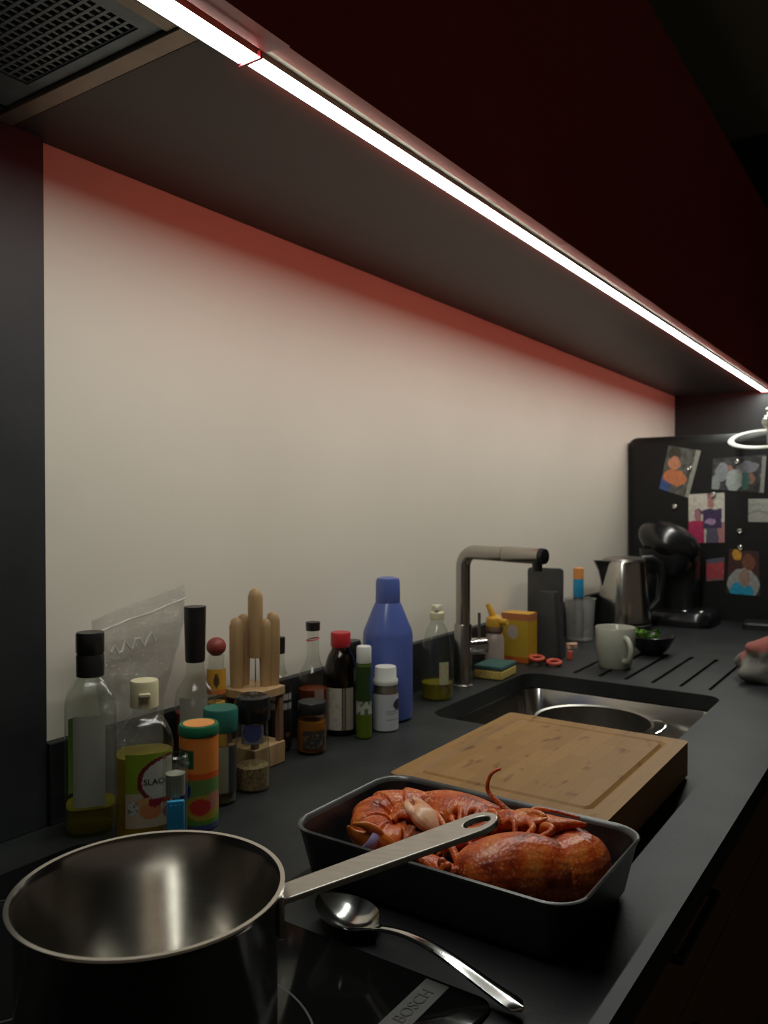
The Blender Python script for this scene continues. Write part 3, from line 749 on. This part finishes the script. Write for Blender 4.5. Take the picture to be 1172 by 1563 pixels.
# 2 oil bottle, cream flip cap, printed label
def oil_label(u, v):
    dx_, dy_ = u-.98, v-.62
    rr_ = sqrt((dx_/.72)**2+(dy_/.34)**2)
    if rr_ < .9 and v > .38: return (.48, .48, .42)
    if .9 <= rr_ < 1.04 and v > .40: return (.14, .01, .015)
    if v < .46:
        if blob(u, v, .16, .27, .11, .10): return (.50, .50, .48) if hsh(u, v, 20) > -.1 else (.15, .15, .15)
        if blob(u, v, .85, .38, .17, .08) or blob(u, v, .60, .34, .14, .07): return (.26, .015, .03)
        if blob(u, v, .50, .22, .22, .11): return (.55, .18, .07)
        if blob(u, v, .86, .18, .12, .08): return (.10, .09, .10)
        if blob(u, v, .36, .33, .16, .07): return (.52, .30, .10)
        return (.45, .38, .27)
    return (.20, .30, .015)
t = bottle('oil_bottle', 'salad oil bottle with cream flip cap and green fruit label', .576, .709,
    [(.012, .003), (.027, 0), (.030, .005), (.030, .095), (.0285, .112), (.022, .128), (.0145, .136), (.0125, .142), (.0125, .150)], 'glass', 'bottle', JG, sq=2.6, ry=1.03,
    liquid=('oil', [(.012, .006), (.0265, .003), (.0287, .008), (.0287, .096), (.012, .096)]),
    cap=('cream', [(.0150, .146), (.0152, .172), (.0142, .1745), (.004, .175)]))
obj('cap_tab', G().box(.013, .019, -.006, .006, .159, .163), 'cream', t, bevel=.001)
wrap(.030, .0309, .024, .102, -.62, .98, oil_label, t, 'label', 48, 48, sq=2.6)
def onlabel(rx, ry, a0, z0, sq):
    def f(c):
        a = a0+c.x/rx; c_, s_ = cos(a), sin(a); k = (abs(c_)**sq+abs(s_)**sq)**(-1/sq)
        return Vector(((rx+.0009)*k*c_, (ry+.0009)*k*s_, z0+c.y))
    return f
text('SLAOLIE', .0085, 'ink', t, onlabel(.030, .0309, .48, .072, 2.6))
# 3 tiny clear pot with light blue clip
t = thing('mini_jar', 'tiny clear plastic pot with light blue ribbed clip', 'jar', (.572, .655, CT+.0004), facing(.57, .655), JG)
obj('body', G().lathe([(.009, 0), (.0120, .002), (.0130, .09), (.0130, .102), (.0110, .104), (.0105, .09), (.0095, .004), (.002, .003)], 22), 'glass_clear', t)
obj('contents', G().lathe([(.002, .062), (.0102, .062), (.0104, .084), (.002, .087)], 18), 'ceramic', t)
c_ = obj('clip', G().box(.0138, .0188, -.0088, .0088, .0, .061), 'cyan', t, bevel=.001)
for k in (-1, 0, 1): obj('rib', G().box(.0188, .0197, -.001+k*.0045, .001+k*.0045, .008, .057), 'cyan', c_)
# 4 orange seasoning shaker
def shaker(u, v):
    if v > .93: return (.70, .20, .03)
    if .66 < v < .86 and u < .42:
        if .70 < v < .74 and u < .36: return (.45, .50, .45)
        return (.008, .09, .03)
    if v > .545:
        return (.72, .22, .035) if v > .60 else (.62, .09, .012)
    if blob(u, v, .20, .43, .18, .12): return (.012, .015, .20)
    if v < .36 and u < .28: return (.42, .42, .45) if u > .1 else (.012, .015, .12)
    if blob(u, v, .52, .25, .16, .09): return (.45, .03, .02)
    if blob(u, v, .76, .30, .16, .10): return (.42, .17, .12)
    if v < .06: return (.05, .06, .16)
    if blob(u, v, .6, .24, .34, .14): return (.35, .25, .03)
    if v < .14: return (.08, .22, .03)
    return (.11, .21, .05)
t = thing('seasoning_shaker', 'round orange and green seasoning shaker with green lid', 'shaker', (.637, .690, CT+.0004), facing(.637, .69), JG)
obj('body', G().lathe([(.020, 0), (.0215, .001), (.0215, .106), (.020, .107)], 36), 'orange', t)
wrap(.0215, .0215, .001, .106, -1.75, 1.75, shaker, t, 'label', 60, 60)
l_ = obj('lid', G().lathe([(.0222, .1045), (.0228, .106), (.0228, .1145), (.0215, .1165), (.0185, .1165), (.0180, .1155), (.003, .1155)], 36), 'greenlid', t)
obj('lid_disc', G().lathe([(.0178, .1150), (.0178, .1168), (.003, .1170)], 30), 'orange', l_)
text('Knorr', .0075, 'inkw', t, onlabel(.0215, .0215, -.95, .081, 2))
# 5 green capped jar behind it
t = bottle('spice_jar', 'slim glass spice jar with dark green lid', .702, .722, [(.017, 0), (.0195, .002), (.0195, .078), (.0165, .086), (.0165, .10)], 'glass', 'jar', JG,
    liquid=('spice_dark', [(.003, .003), (.0178, .003), (.0178, .062), (.003, .064)]), cap=('teal_lid', [(.0205, .088), (.0212, .090), (.0212, .114), (.0200, .116), (.003, .116)]))
wrap(.0195, .0195, .016, .072, -1.0, 1.2, lambda u, v: (.20, .22, .17) if u < .7 else (.03, .03, .03), t, 'label', 20, 8)
# 6 black capped grinder jar
t = bottle('spice_grinder', 'glass spice grinder jar with broad black cap', .758, .722, [(.019, 0), (.0225, .002), (.0228, .030), (.0210, .055), (.0200, .086), (.0195, .09)], 'glass', 'jar', JG,
    liquid=('spice', [(.003, .003), (.0205, .003), (.0208, .030), (.003, .034)]), cap=('blackgloss', [(.0225, .088), (.0238, .091), (.0238, .108), (.0215, .118), (.015, .121), (.003, .121)]))
wrap(.0212, .0212, .062, .087, -.7, .7, lambda u, v: (.04, .05, .14) if blob(u, v, .5, .6, .42, .5) else (.16, .16, .15), t, 'label', 20, 14)
# 7 knife block and knives
bx, by = .8285, .787
t = thing('knife_stand', 'small beech knife stand with knives against the wall', 'knife block', (bx, by, CT+.0004), 0)
obj('foot_block', G().box(-.030, .032, -.031, .033, 0, .031), 'wood', t, bevel=.0015)
obj('top_shelf', G().box(-.030, .032, -.031, .033, .096, .109), 'wood', t, bevel=.0015)
for sx_, sy_ in ((-.024, .027), (.026, .027), (-.024, -.025), (.026, -.025)):
    obj('post', G().box(sx_-.004, sx_+.004, sy_-.004, sy_+.004, .031, .096), 'wood_dark', t)
for kx, ky, z0, z1, rr_, lab in [(-.019, .014, .1095, .207, .0100, 'first knife in stand, next to the red-topped bottle'), (-.001, .018, .1095, .210, .0095, 'second knife in stand, close to the wall'),
                             (.001, -.003, .150, .247, .0105, 'tallest wooden knife handle standing out of the knife stand'), (.012, -.012, .1095, .204, .0090, 'short wooden knife handle in front of the tallest one'),
                             (.023, -.016, .1095, .213, .0098, 'knife with wooden handle at stand corner beside dark sauce bottle')]:
    k = thing('kitchen_knife', lab, 'knife', (bx+kx, by+ky, CT), radians(35), 'knives in the wooden stand')
    P = [(0, 0, z0), (0, 0, z0+.012), (0, 0, (z0+z1)/2), (0, 0, z1-.012), (0, 0, z1-.003), (0, 0, z1)]
    obj('handle', G().tube(P, [rr_*.85, rr_*.92, rr_, rr_, rr_*.75, rr_*.3], 14, flat=.75, up=(1, 0, 0)), 'wood', k, smooth=60)
    obj('blade', G().loft([[(-.0065, 0, .036), (0, .0006, .036), (.0065, 0, .036), (0, -.0006, .036)], [(-.0065, 0, z0), (0, .0008, z0), (.0065, 0, z0), (0, -.0008, z0)]]), 'steel', k, smooth=0)
# 8 bottle with tall black capsule
t = bottle('wine_bottle', 'clear vinegar bottle with tall black capsule behind green-lidded jar', .727, .794, [(.012, .003), (.024, 0), (.0265, .004), (.0265, .105), (.024, .122), (.0155, .136), (.0115, .150), (.0105, .19)], 'glass', 'bottle', JG,
    liquid=('sauce', [(.003, .004), (.0245, .004), (.0250, .096), (.003, .098)]), cap=('black', [(.0120, .160), (.0128, .163), (.0142, .228), (.0142, .232), (.003, .232)]))
wrap(.0265, .0265, .060, .118, -.8, .6, lambda u, v: (.32, .31, .26) if v > 1-.6*abs(1-2*u) or v < .9 else (.5, .5, .45), t, 'label', 20, 10)
# 9 hot sauce with red ball top
t = bottle('hot_sauce_bottle', 'small hot sauce bottle with round red cap and yellow label', .776, .806, [(.013, 0), (.0155, .002), (.0155, .075), (.0130, .098), (.0105, .112), (.0105, .160)], 'glass', 'bottle', JG,
    liquid=('yellow', [(.003, .003), (.0142, .003), (.0142, .075), (.0118, .096), (.003, .098)]))
obj('cap', G().ball((0, 0, .171), .0135, 18, sz=.95), 'redwood', t)
wrap(.0122, .0122, .108, .142, -1.5, 1.5, lambda u, v: (.08, .05, .02) if blob(u, v, .5, .55, .1, .28) else (.60, .30, .03) if v > .2 else (.6, .16, .03), t, 'label', 24, 14)
# 10 dark bottle with black label
def scrib(u, v):
    for vv in (.80, .66):
        if abs(v-vv) < .05 and .12 < u < .88 and hsh(u*3, vv, 9) > -.25: return (.30, .30, .28)
    if v < .25 and hsh(u, v, 6) > .2: return (.20, .06, .02)
    return (.008, .008, .008)
t = bottle('sauce_bottle', 'dark sauce bottle with black label beside the knife stand', .900, .802, [(.015, 0), (.0175, .002), (.0175, .094), (.0150, .108), (.0085, .120), (.0072, .150)], 'glass', 'bottle', JG,
    liquid=('sauce', [(.003, .003), (.0162, .003), (.0162, .09), (.003, .092)]), cap=('black', [(.0082, .143), (.0085, .167), (.003, .168)]))
wrap(.0175, .0175, .006, .098, -1.6, 1.6, scrib, t, 'label', 40, 40)
# 11 clear bottle red sauce
t = bottle('sauce_bottle', 'long-necked clear bottle of red sauce with flat black cap', .972, .797, [(.020, 0), (.0235, .002), (.0235, .085), (.020, .104), (.0125, .118), (.0095, .135), (.0092, .172)], 'glass', 'bottle', JG,
    liquid=('sauce', [(.003, .003), (.022, .003), (.022, .078), (.003, .080)]), cap=('black', [(.0110, .168), (.0112, .181), (.003, .182)]))
obj('tear_ring', G().torus((0, 0, .154), .0098, .0010, 24, 6, mtx=Matrix.Rotation(radians(10), 3, 'X')), 'redcap', t)
wrap(.0235, .0235, .02, .08, .1, .75, lambda u, v: (.25, .16, .14), t, 'label', 10, 4)
# 12 amber jar
t = bottle('honey_jar', 'squat amber jar with black lid in front of sauce bottles', .918, .755, [(.019, 0), (.0222, .003), (.0228, .035), (.0215, .050), (.0185, .057), (.0185, .064)], 'glass', 'jar', JG,
    liquid=('amber', [(.003, .003), (.0205, .004), (.0212, .035), (.0195, .047), (.003, .049)]), cap=('black', [(.0205, .0575), (.0212, .059), (.0212, .073), (.020, .0745), (.003, .0745)]))
wrap(.0228, .0228, .010, .036, -.6, .95, lambda u, v: (.03, .03, .03) if hsh(u, v, 7) < .25 else (.14, .09, .03), t, 'label', 20, 14)
# 13 soy sauce
def soy(u, v):
    if u > .68: return (.30, .27, .22) if abs(u-.74) > .03 else (.06, .04, .03)
    if .64 < u: return (.05, .03, .02)
    return (.46, .42, .34) if hsh(u*2, v*9, 5) > -.35 else (.36, .32, .26)
t = bottle('soy_sauce_bottle', 'brown soy sauce bottle with bright red cap and cream label', 1.022, .781, [(.024, 0), (.0275, .003), (.0280, .085), (.0255, .105), (.0205, .122), (.0150, .132), (.0135, .14)], 'glass_brown', 'bottle', JG,
    liquid=('ink', [(.003, .004), (.0255, .004), (.0262, .085), (.024, .104), (.019, .118), (.003, .119)]), cap=('redcap', [(.0150, .137), (.0160, .139), (.0160, .158), (.0150, .160), (.003, .160)]))
wrap(.0281, .0281, .010, .076, -1.15, .75, soy, t, 'label', 40, 20)
# 14 dark jar between soy sauce and blue bottle
t = bottle('dark_jar', 'narrow dark glass bottle between soy sauce and blue bottle', 1.078, .800, [(.013, 0), (.0155, .002), (.0155, .10), (.0135, .112), (.0125, .12)], 'glass_dark', 'bottle', JG,
    liquid=('ink', [(.003, .003), (.0142, .003), (.0142, .098), (.003, .1)]), cap=('black', [(.0142, .112), (.0152, .114), (.0152, .134), (.0135, .137), (.003, .137)]))
wrap(.0155, .0155, .02, .06, -1, 1, lambda u, v: (.10, .04, .02) if v < .6 else (.06, .06, .04), t, 'label', 12, 10)
# 15 green tube
def tube_l(u, v):
    if .32 < v < .52: return (.40, .42, .34) if hsh(u, v, 11) > -.15 else (.10, .12, .08)
    if v >= .52 and u > .62 and hsh(u, v, 8) > -.1: return (.02, .05, .08)
    return (.022, .050, .008) if v > .5 else (.085, .135, .006)
t = thing('green_tube', 'slim green tube with white cap standing beside small white bottle', 'tube', (1.019, .733, CT+.0004), facing(1.019, .733), JG)
obj('body', G().lathe([(.0110, 0), (.0118, .002), (.0118, .112), (.0112, .116)], 26), 'lightgreen', t)
obj('cap', G().lathe([(.0114, .117), (.0118, .119), (.0118, .141), (.0105, .143), (.003, .143)], 26), 'white', t)
wrap(.0118, .0118, .002, .112, -1.5, 1.5, tube_l, t, 'label', 30, 50)
# 16 white bottle
def white_l(u, v):
    if blob(u, v, .70, .70, .10, .16): return (.03, .03, .04)
    if .25 < v < .55 and .5 < u < .9 and int(v*40) % 3 == 0: return (.30, .30, .32)
    return (.52, .53, .56)
t = thing('white_bottle', 'short white bottle with silvery shoulder in front of blue bottle', 'bottle', (1.076, .731, CT+.0004), facing(1.076, .731), JG)
obj('body', G().lathe([(.018, 0), (.0205, .002), (.0205, .060), (.0195, .066), (.0185, .071), (.0180, .076)], 34), 'steel_sat', t)
wrap(.0205, .0205, .002, .060, -pi, pi, white_l, t, 'label', 60, 30)
obj('cap', G().lathe([(.0200, .074), (.0203, .077), (.0203, .081), (.0178, .084), (.0175, .100), (.0165, .102), (.003, .102)], 34), 'white', t)
# 17 blue bottle
t = thing('blue_bottle', 'tall blue plastic bottle with long tapering shoulders', 'bottle', (1.136, .767, CT+.0004), facing(1.136, .767), JG)
obj('body', G().lathe([(.036, 0), (.0415, .004), (.0425, .02), (.0425, .142), (.041, .150), (.0235, .193), (.0215, .197)], 44), 'blue', t, smooth=30)
obj('cap', G().lathe([(.0208, .1975), (.0212, .199), (.0205, .232), (.0185, .238), (.012, .240), (.003, .240)], 36), 'blue', t)
# 18 small dark cup
tag(obj('dark_cup', G().lathe([(.014, 0), (.016, .002), (.0175, .042), (.0165, .042), (.0145, .004), (.002, .004)], 26), 'darkgrey', loc=(1.212, .792, CT+.0004)), 'small dark cup between blue bottle and dish soap', 'cup', JG)
# 19 dish soap bottle
t = bottle('dish_soap_bottle', 'clear dish soap bottle with cream cap beside the tap', 1.302, .768, [(.020, .002), (.027, 0), (.030, .004), (.030, .07), (.027, .100), (.019, .128), (.0125, .140), (.0125, .150)], 'glass', 'bottle', JG, ry=1.0,
    liquid=('soapliquid', [(.003, .003), (.0275, .003), (.0285, .030), (.003, .032)]), cap=('cream', [(.0135, .148), (.0140, .150), (.0140, .160), (.0100, .163), (.0095, .174), (.003, .175)]))
wrap(.0297, .0297, .030, .072, .15, .8, lambda u, v: (.35, .38, .22) if hsh(u, v, 6) > -.2 else (.5, .22, .15), t, 'label', 14, 14)
obj('cap_spout', G().box(.002, .014, -.004, .004, .165, .173), 'white', t, bevel=.001)

# plastic bag
g = G(); nu, nv = 26, 34
def bagp(u, v, s_):
    f_ = min(1, max(0, (v-.45)/.35)); x = .598+.092*u+f_*(.052*u-.016); z = .004+(.226+.030*u)*v
    bulge = .0065*sin(pi*u)**.6*(1-v)**.35 + .0006
    yy = .8125+s_*bulge+.0045*noise.noise((u*4, v*5, 1.3))*min(1, v*3)+.0034*noise.noise((u*9, v*15, 4.1))*min(1, v*2.2)
    return (x, yy, CT+z)
for s_ in (-1, 1):
    i0 = len(g.v)
    for j in range(nv+1):
        for i in range(nu+1): g.v.append(bagp(i/nu, j/nv, s_))
    for j in range(nv):
        for i in range(nu):
            a = i0+j*(nu+1)+i; g.f.append((a, a+1, a+nu+2, a+nu+1)); g.m.append(0)
t = thing('plastic_bag', 'crinkled clear plastic zip bag propped against the wall', 'bag', (0, 0, 0))
obj('film', g, 'film', t, smooth=80, weld=False)
zp = [bagp(i/20, .93, -1) for i in range(21)]
obj('zip_strip', G().tube([(p[0], p[1]-.001, p[2]) for p in zp], .0012, 6), 'zip', t)
zp = [bagp(.18+.45*i/12, .80+.03*sin(i*1.9), -1) for i in range(13)]
obj('crease', G().tube([(p[0], p[1]-.0005, p[2]) for p in zp], .0016, 6), 'zip', t)

# 20 sponge
t = thing('sponge', 'yellow sponge with green scouring side lying beside the tap', 'sponge', (1.535, .762, CT+.0004), radians(4))
obj('foam', G().box(-.042, .042, -.031, .031, 0, .019), 'sponge_y', t, bevel=.003)
obj('scourer', G().box(-.042, .042, -.031, .031, .0192, .028), 'sponge_g', t, bevel=.002)
# 21 pump bottle with yellow head
t = thing('soap_pump', 'cloudy soap bottle with orange-yellow pump head behind sponge', 'soap bottle', (1.600, .797, CT+.0004), radians(-100), JG)
obj('body', G().lathe([(.018, 0), (.021, .002), (.021, .062), (.018, .076), (.012, .082)], 28), 'pinkbody', t)
obj('collar', G().lathe([(.0150, .080), (.0190, .083), (.0200, .088), (.0185, .093)], 26), 'wood_dark', t)
hd_ = obj('pump_head', G().lathe([(.0185, .0935), (.0195, .098), (.0175, .112), (.010, .118), (.003, .119)], 26), 'yellow', t)
obj('pump_nozzle', G().tube([(0, -.004, .114), (-.004, -.008, .128), (-.010, -.012, .143)], [.008, .0065, .005], 12), 'yellow', hd_)
obj('side_spout', G().tube([(.012, 0, .104), (.034, 0, .106)], [.008, .0065], 12), 'yellow', hd_)
# 22 yellow box
def box_l(u, v):
    if v > .86: return (.45, .15, .06)
    if v < .12: return (.50, .12, .02)
    if blob(u, v, .42, .62, .2, .15): return (.45, .38, .32)
    return (.48, .32, .03) if hsh(u, v, 3) > -.15 else (.52, .33, .02)
t = thing('yellow_packet', 'upright yellow cardboard box with orange top band', 'box', (0, 0, CT+.0004))
obj('carton', G().box(1.690, 1.738, .757, .824, 0, .112), 'yellow', t, bevel=.001)
obj('label', patch(lambda u, v: (1.6894, .824-.067*u, .0005+.111*v), box_l, 30, 40), 'print', t, weld=False, smooth=0)
obj('side_label', patch(lambda u, v: (1.690+.048*u, .7564, .0005+.111*v), lambda u, v: (.45, .15, .06) if v > .86 else (.5, .30, .02), 10, 16), 'print', t, weld=False, smooth=0)
# 23 dark trays leaning
o = obj('grey_tray', G().loft([rrect(-.036, .050, 0, .205, .008, 0), rrect(-.036, .050, 0, .205, .008, .012)]), 'darkgrey', loc=(1.842, .786, CT+.002), rot=(radians(90), 0, radians(-82)), bevel=.001)
tag(o, 'dark grey flat tray standing upright against the wall', 'tray')
g = G().loft([rrect(-.038, .038, -.036, .036, .012, 0), rrect(-.036, .036, -.035, .035, .012, .012), rrect(-.024, .024, -.022, .022, .008, .150), rrect(-.022, .022, -.020, .020, .008, .156)])
o = obj('black_canister', g, 'canister', loc=(1.790, .750, CT+.0004), rot=(0, 0, radians(10)), smooth=50); tag(o, 'dark tapered canister behind the red scissors', 'canister')
# 24 red handled scissors
t = thing('scissors', 'coral red handled scissors lying behind the sink', 'scissors', (1.705, .722, CT+.004), radians(25))
for s_ in (-1, 1):
    P = [(-.004+.024*cos(a), s_*.019+.0145*sin(a), .003+.004*(1+s_)) for a in [2*pi*i/20 for i in range(21)]]
    obj('loop_handle', G().tube(P, .0042, 10), 'coral', t)
    obj('blade', G().tube([(.020, s_*.010, .003), (.045, -s_*.001, .0035+.001*s_), (.075, -s_*.005, .0035+.001*s_)], [.004, .004, .001], 8, flat=.3), 'steel', t)
# small coral clip on the canister edge and scraps
tag(obj('coral_peg', G().box(-.004, .004, -.006, .006, 0, .020), 'coral', loc=(1.790, .697, CT+.0004), bevel=.0015), 'tiny coral peg standing at foot of dark canister', 'peg')
g = G(); g.loft([[(.018*cos(a)*(1+.25*sin(3*a+z*200)), .013*sin(a), z) for a in [2*pi*i/16 for i in range(16)]] for z in (0, .006, .011)])
tag(obj('paper_scrap', g, 'scrap', loc=(1.935, .748, CT+.0004)), 'crumpled peach scrap lying in front of clear jug', 'scrap')
# 25 measuring jug with tube standing inside
t = thing('measuring_jug', 'clear plastic measuring jug against the wall beside kettle', 'jug', (2.062, .776, CT+.0004), radians(-150))
obj('body', G().lathe([(.030, 0), (.034, .002), (.040, .108), (.0425, .110), (.039, .110), (.0325, .005), (.003, .004)], 36), M['film'], t)
obj('handle', G().tube([(0.037, 0, .095), (.062, 0, .092), (.066, 0, .06), (.056, 0, .03), (.034, 0, .022)], .0045, 10), 'glass_clear', t)
t = thing('slim_tube', 'slim tube with orange top and blue band standing in clear jug', 'tube', (2.062, .780, CT+.006), facing(2.06, .78))
obj('body', G().lathe([(.012, 0), (.0135, .002), (.0135, .105), (.012, .107)], 24), 'darkgrey', t)
obj('band', G().lathe([(.0135, .108), (.0138, .109), (.0138, .155), (.0135, .156)], 24), 'cyan', t)
obj('cap', G().lathe([(.0138, .1565), (.0138, .184), (.0120, .186), (.003, .186)], 24), 'orange', t)

# 28 mug
t = thing('mug', 'cream ceramic mug with handle standing on draining grooves', 'mug', (1.767, .583, CT+.0004), 0)
obj('cup', G().lathe([(.020, .002), (.032, 0), (.036, .006), (.0425, .05), (.0435, .088), (.0425, .0895), (.0405, .088), (.0395, .05), (.033, .010), (.003, .007)], 44), 'ceramic', t, smooth=60)
ha = radians(-132); P = []
for i in range(13):
    a = -pi/2+pi*i/12; P.append(Vector((.040+.026*cos(a), 0, .045+.026*sin(a))))
P = [Vector((.034, 0, .019))]+P+[Vector((.036, 0, .071))]
for q in P: q.rotate(Matrix.Rotation(ha, 3, 'Z'))
obj('handle', G().tube(P, .0055, 12, flat=1.2), 'ceramic', t, smooth=60)
# 29 kettle
t = thing('kettle', 'brushed steel electric kettle with black spout and handle', 'kettle', (2.312, .738, CT+.0004), radians(135))
obj('power_base', G().lathe([(.074, 0), (.078, .003), (.078, .016), (.072, .020), (.003, .020)], 40), 'black', t)
obj('body', G().lathe([(.068, .0205), (.074, .024), (.073, .05), (.062, .190), (.060, .196)], 56), 'steel', t, smooth=40)
obj('lid', G().lathe([(.0605, .1965), (.058, .203), (.040, .208), (.003, .209)], 40), 'steel_dark', t)
g = G().loft([[(.050, -.030, .197), (.050, .030, .197), (.092, .006, .199), (.092, -.006, .199)], [(.055, -.022, .165), (.055, .022, .165), (.078, .004, .170), (.078, -.004, .170)], [(.062, -.004, .118), (.062, .004, .118), (.066, .002, .121), (.066, -.002, .121)]])
obj('spout', g, 'black', t, smooth=0)
obj('handle', G().tube([(-.050, 0, .199), (-.085, 0, .200), (-.112, 0, .185), (-.118, 0, .14), (-.110, 0, .08), (-.076, 0, .045)], [.012, .013, .012, .011, .010, .009], 14), 'black', t, smooth=60)
# 30 coffee machine
t = thing('coffee_machine', 'black coffee machine with domed head in front of fridge', 'coffee machine', (2.515, .655, CT+.0004), 0)
obj('drip_base', G().loft([rrect(-.085, .10, -.125, .095, .04, 0, 6), rrect(-.088, .10, -.128, .095, .04, .012, 6), rrect(-.080, .10, -.118, .09, .04, .036, 6), rrect(-.06, .09, -.10, .08, .035, .044, 6)]), 'blackgloss', t, smooth=60)
obj('column', G().loft([rrect(.005, .10, -.06, .09, .03, .04, 6), rrect(.0, .10, -.065, .09, .03, .20, 6)]), 'black', t, smooth=60)
g = G().ball((0, 0, 0), .098, 36, sx=.95, sy=1.0, sz=.60); mt = Matrix.Translation((.005, .010, .242)) @ Matrix.Rotation(radians(28), 4, 'X')
g.v = [tuple(mt @ Vector(v)) for v in g.v]
obj('domed_head', g, 'blackgloss', t, smooth=70)
obj('head_housing', G().loft([rrect(-.06, .09, -.045, .080, .04, .150, 6), rrect(-.075, .092, -.060, .085, .04, .185, 6), rrect(-.075, .092, -.060, .088, .04, .225, 6)]), 'black', t, smooth=60)
obj('brew_spout', G().lathe([(.018, .150), (.024, .165), (.030, .198)], 22, (-.045, .010)), 'black', t)
for bx_, by_ in ((-.052, -.050), (-.044, -.095)):
    obj('button', G().ball((bx_, by_, .043), .009, 14, sz=.6), 'chrome', t)
# 31 bowl with herbs
t = thing('small_bowl', 'small dark bowl standing beside the cream mug', 'bowl', (1.968, .560, CT+.0004), 0)
obj('bowl_body', G().lathe([(.022, 0), (.026, .002), (.040, .016), (.054, .044), (.0525, .045), (.038, .019), (.022, .006), (.003, .005)], 40), 'blackgloss', t, smooth=60)
t = thing('herb_leaves', 'bright green herb leaves heaped in the small dark bowl', 'herbs', (1.968, .560, CT+.026), 0)
for k in range(34):
    a = random.uniform(0, 2*pi); rr_ = random.uniform(.004, .032); c_ = Vector((rr_*cos(a)-.006, rr_*sin(a)+.010, random.uniform(.004, .026)))
    d_ = Vector((random.uniform(-1, 1), random.uniform(-1, 1), random.uniform(.1, .9))).normalized(); n_ = d_.orthogonal().normalized(); w_ = d_.cross(n_)
    L_ = random.uniform(.012, .02)
    g = G(); pts = [(0, 0, 0), (.35, .32, .06), (.7, .28, .04), (1, 0, -.08), (.7, -.28, .04), (.35, -.32, .06)]
    tp = [c_+d_*(p[0]*L_)+w_*(p[1]*L_)+n_*(p[2]*L_+.0004) for p in pts]; bt = [p-n_*.0008 for p in tp]
    g.loft([tp, bt]); obj('leaf', g, 'herb', t, smooth=0)
# 33 flat black box at the foot of the fridge
o = obj('flat_black_case', G().loft([rrect(-.05, .05, -.075, .075, .012, 0), rrect(-.05, .05, -.075, .075, .012, .014), rrect(-.044, .044, -.069, .069, .010, .019)]), 'black', loc=(2.555, .385, CT+.0004), rot=(0, 0, .1), smooth=50)
tag(o, 'flat black case lying at foot of the fridge side', 'case')
# crumpled towel
g = G(); loops = []
for k in range(15):
    a = pi/2*k/14; lp_ = []
    for j in range(48):
        b_ = 2*pi*j/48; rr_ = .070*cos(a)**.7 if k < 14 else .004
        q = Vector((cos(b_)*rr_*.85, sin(b_)*rr_, .086*sin(a)))
        f_ = 1+.45*noise.noise((q.x*26+3, q.y*26, q.z*30))+.26*noise.noise((q.x*60, q.y*70, q.z*60+5))+.10*sin(5*b_+k*.5)
        lp_.append((q.x*f_, q.y*f_, max(0, q.z*(1+.35*noise.noise((q.x*22, q.y*22, 9))))))
    loops.append(lp_)
o = obj('dish_towel', g.loft(loops), 'towel', loc=(1.805, .262, CT+.0004), smooth=70)
tag(o, 'crumpled pink and grey dish towel near worktop front edge', 'towel')
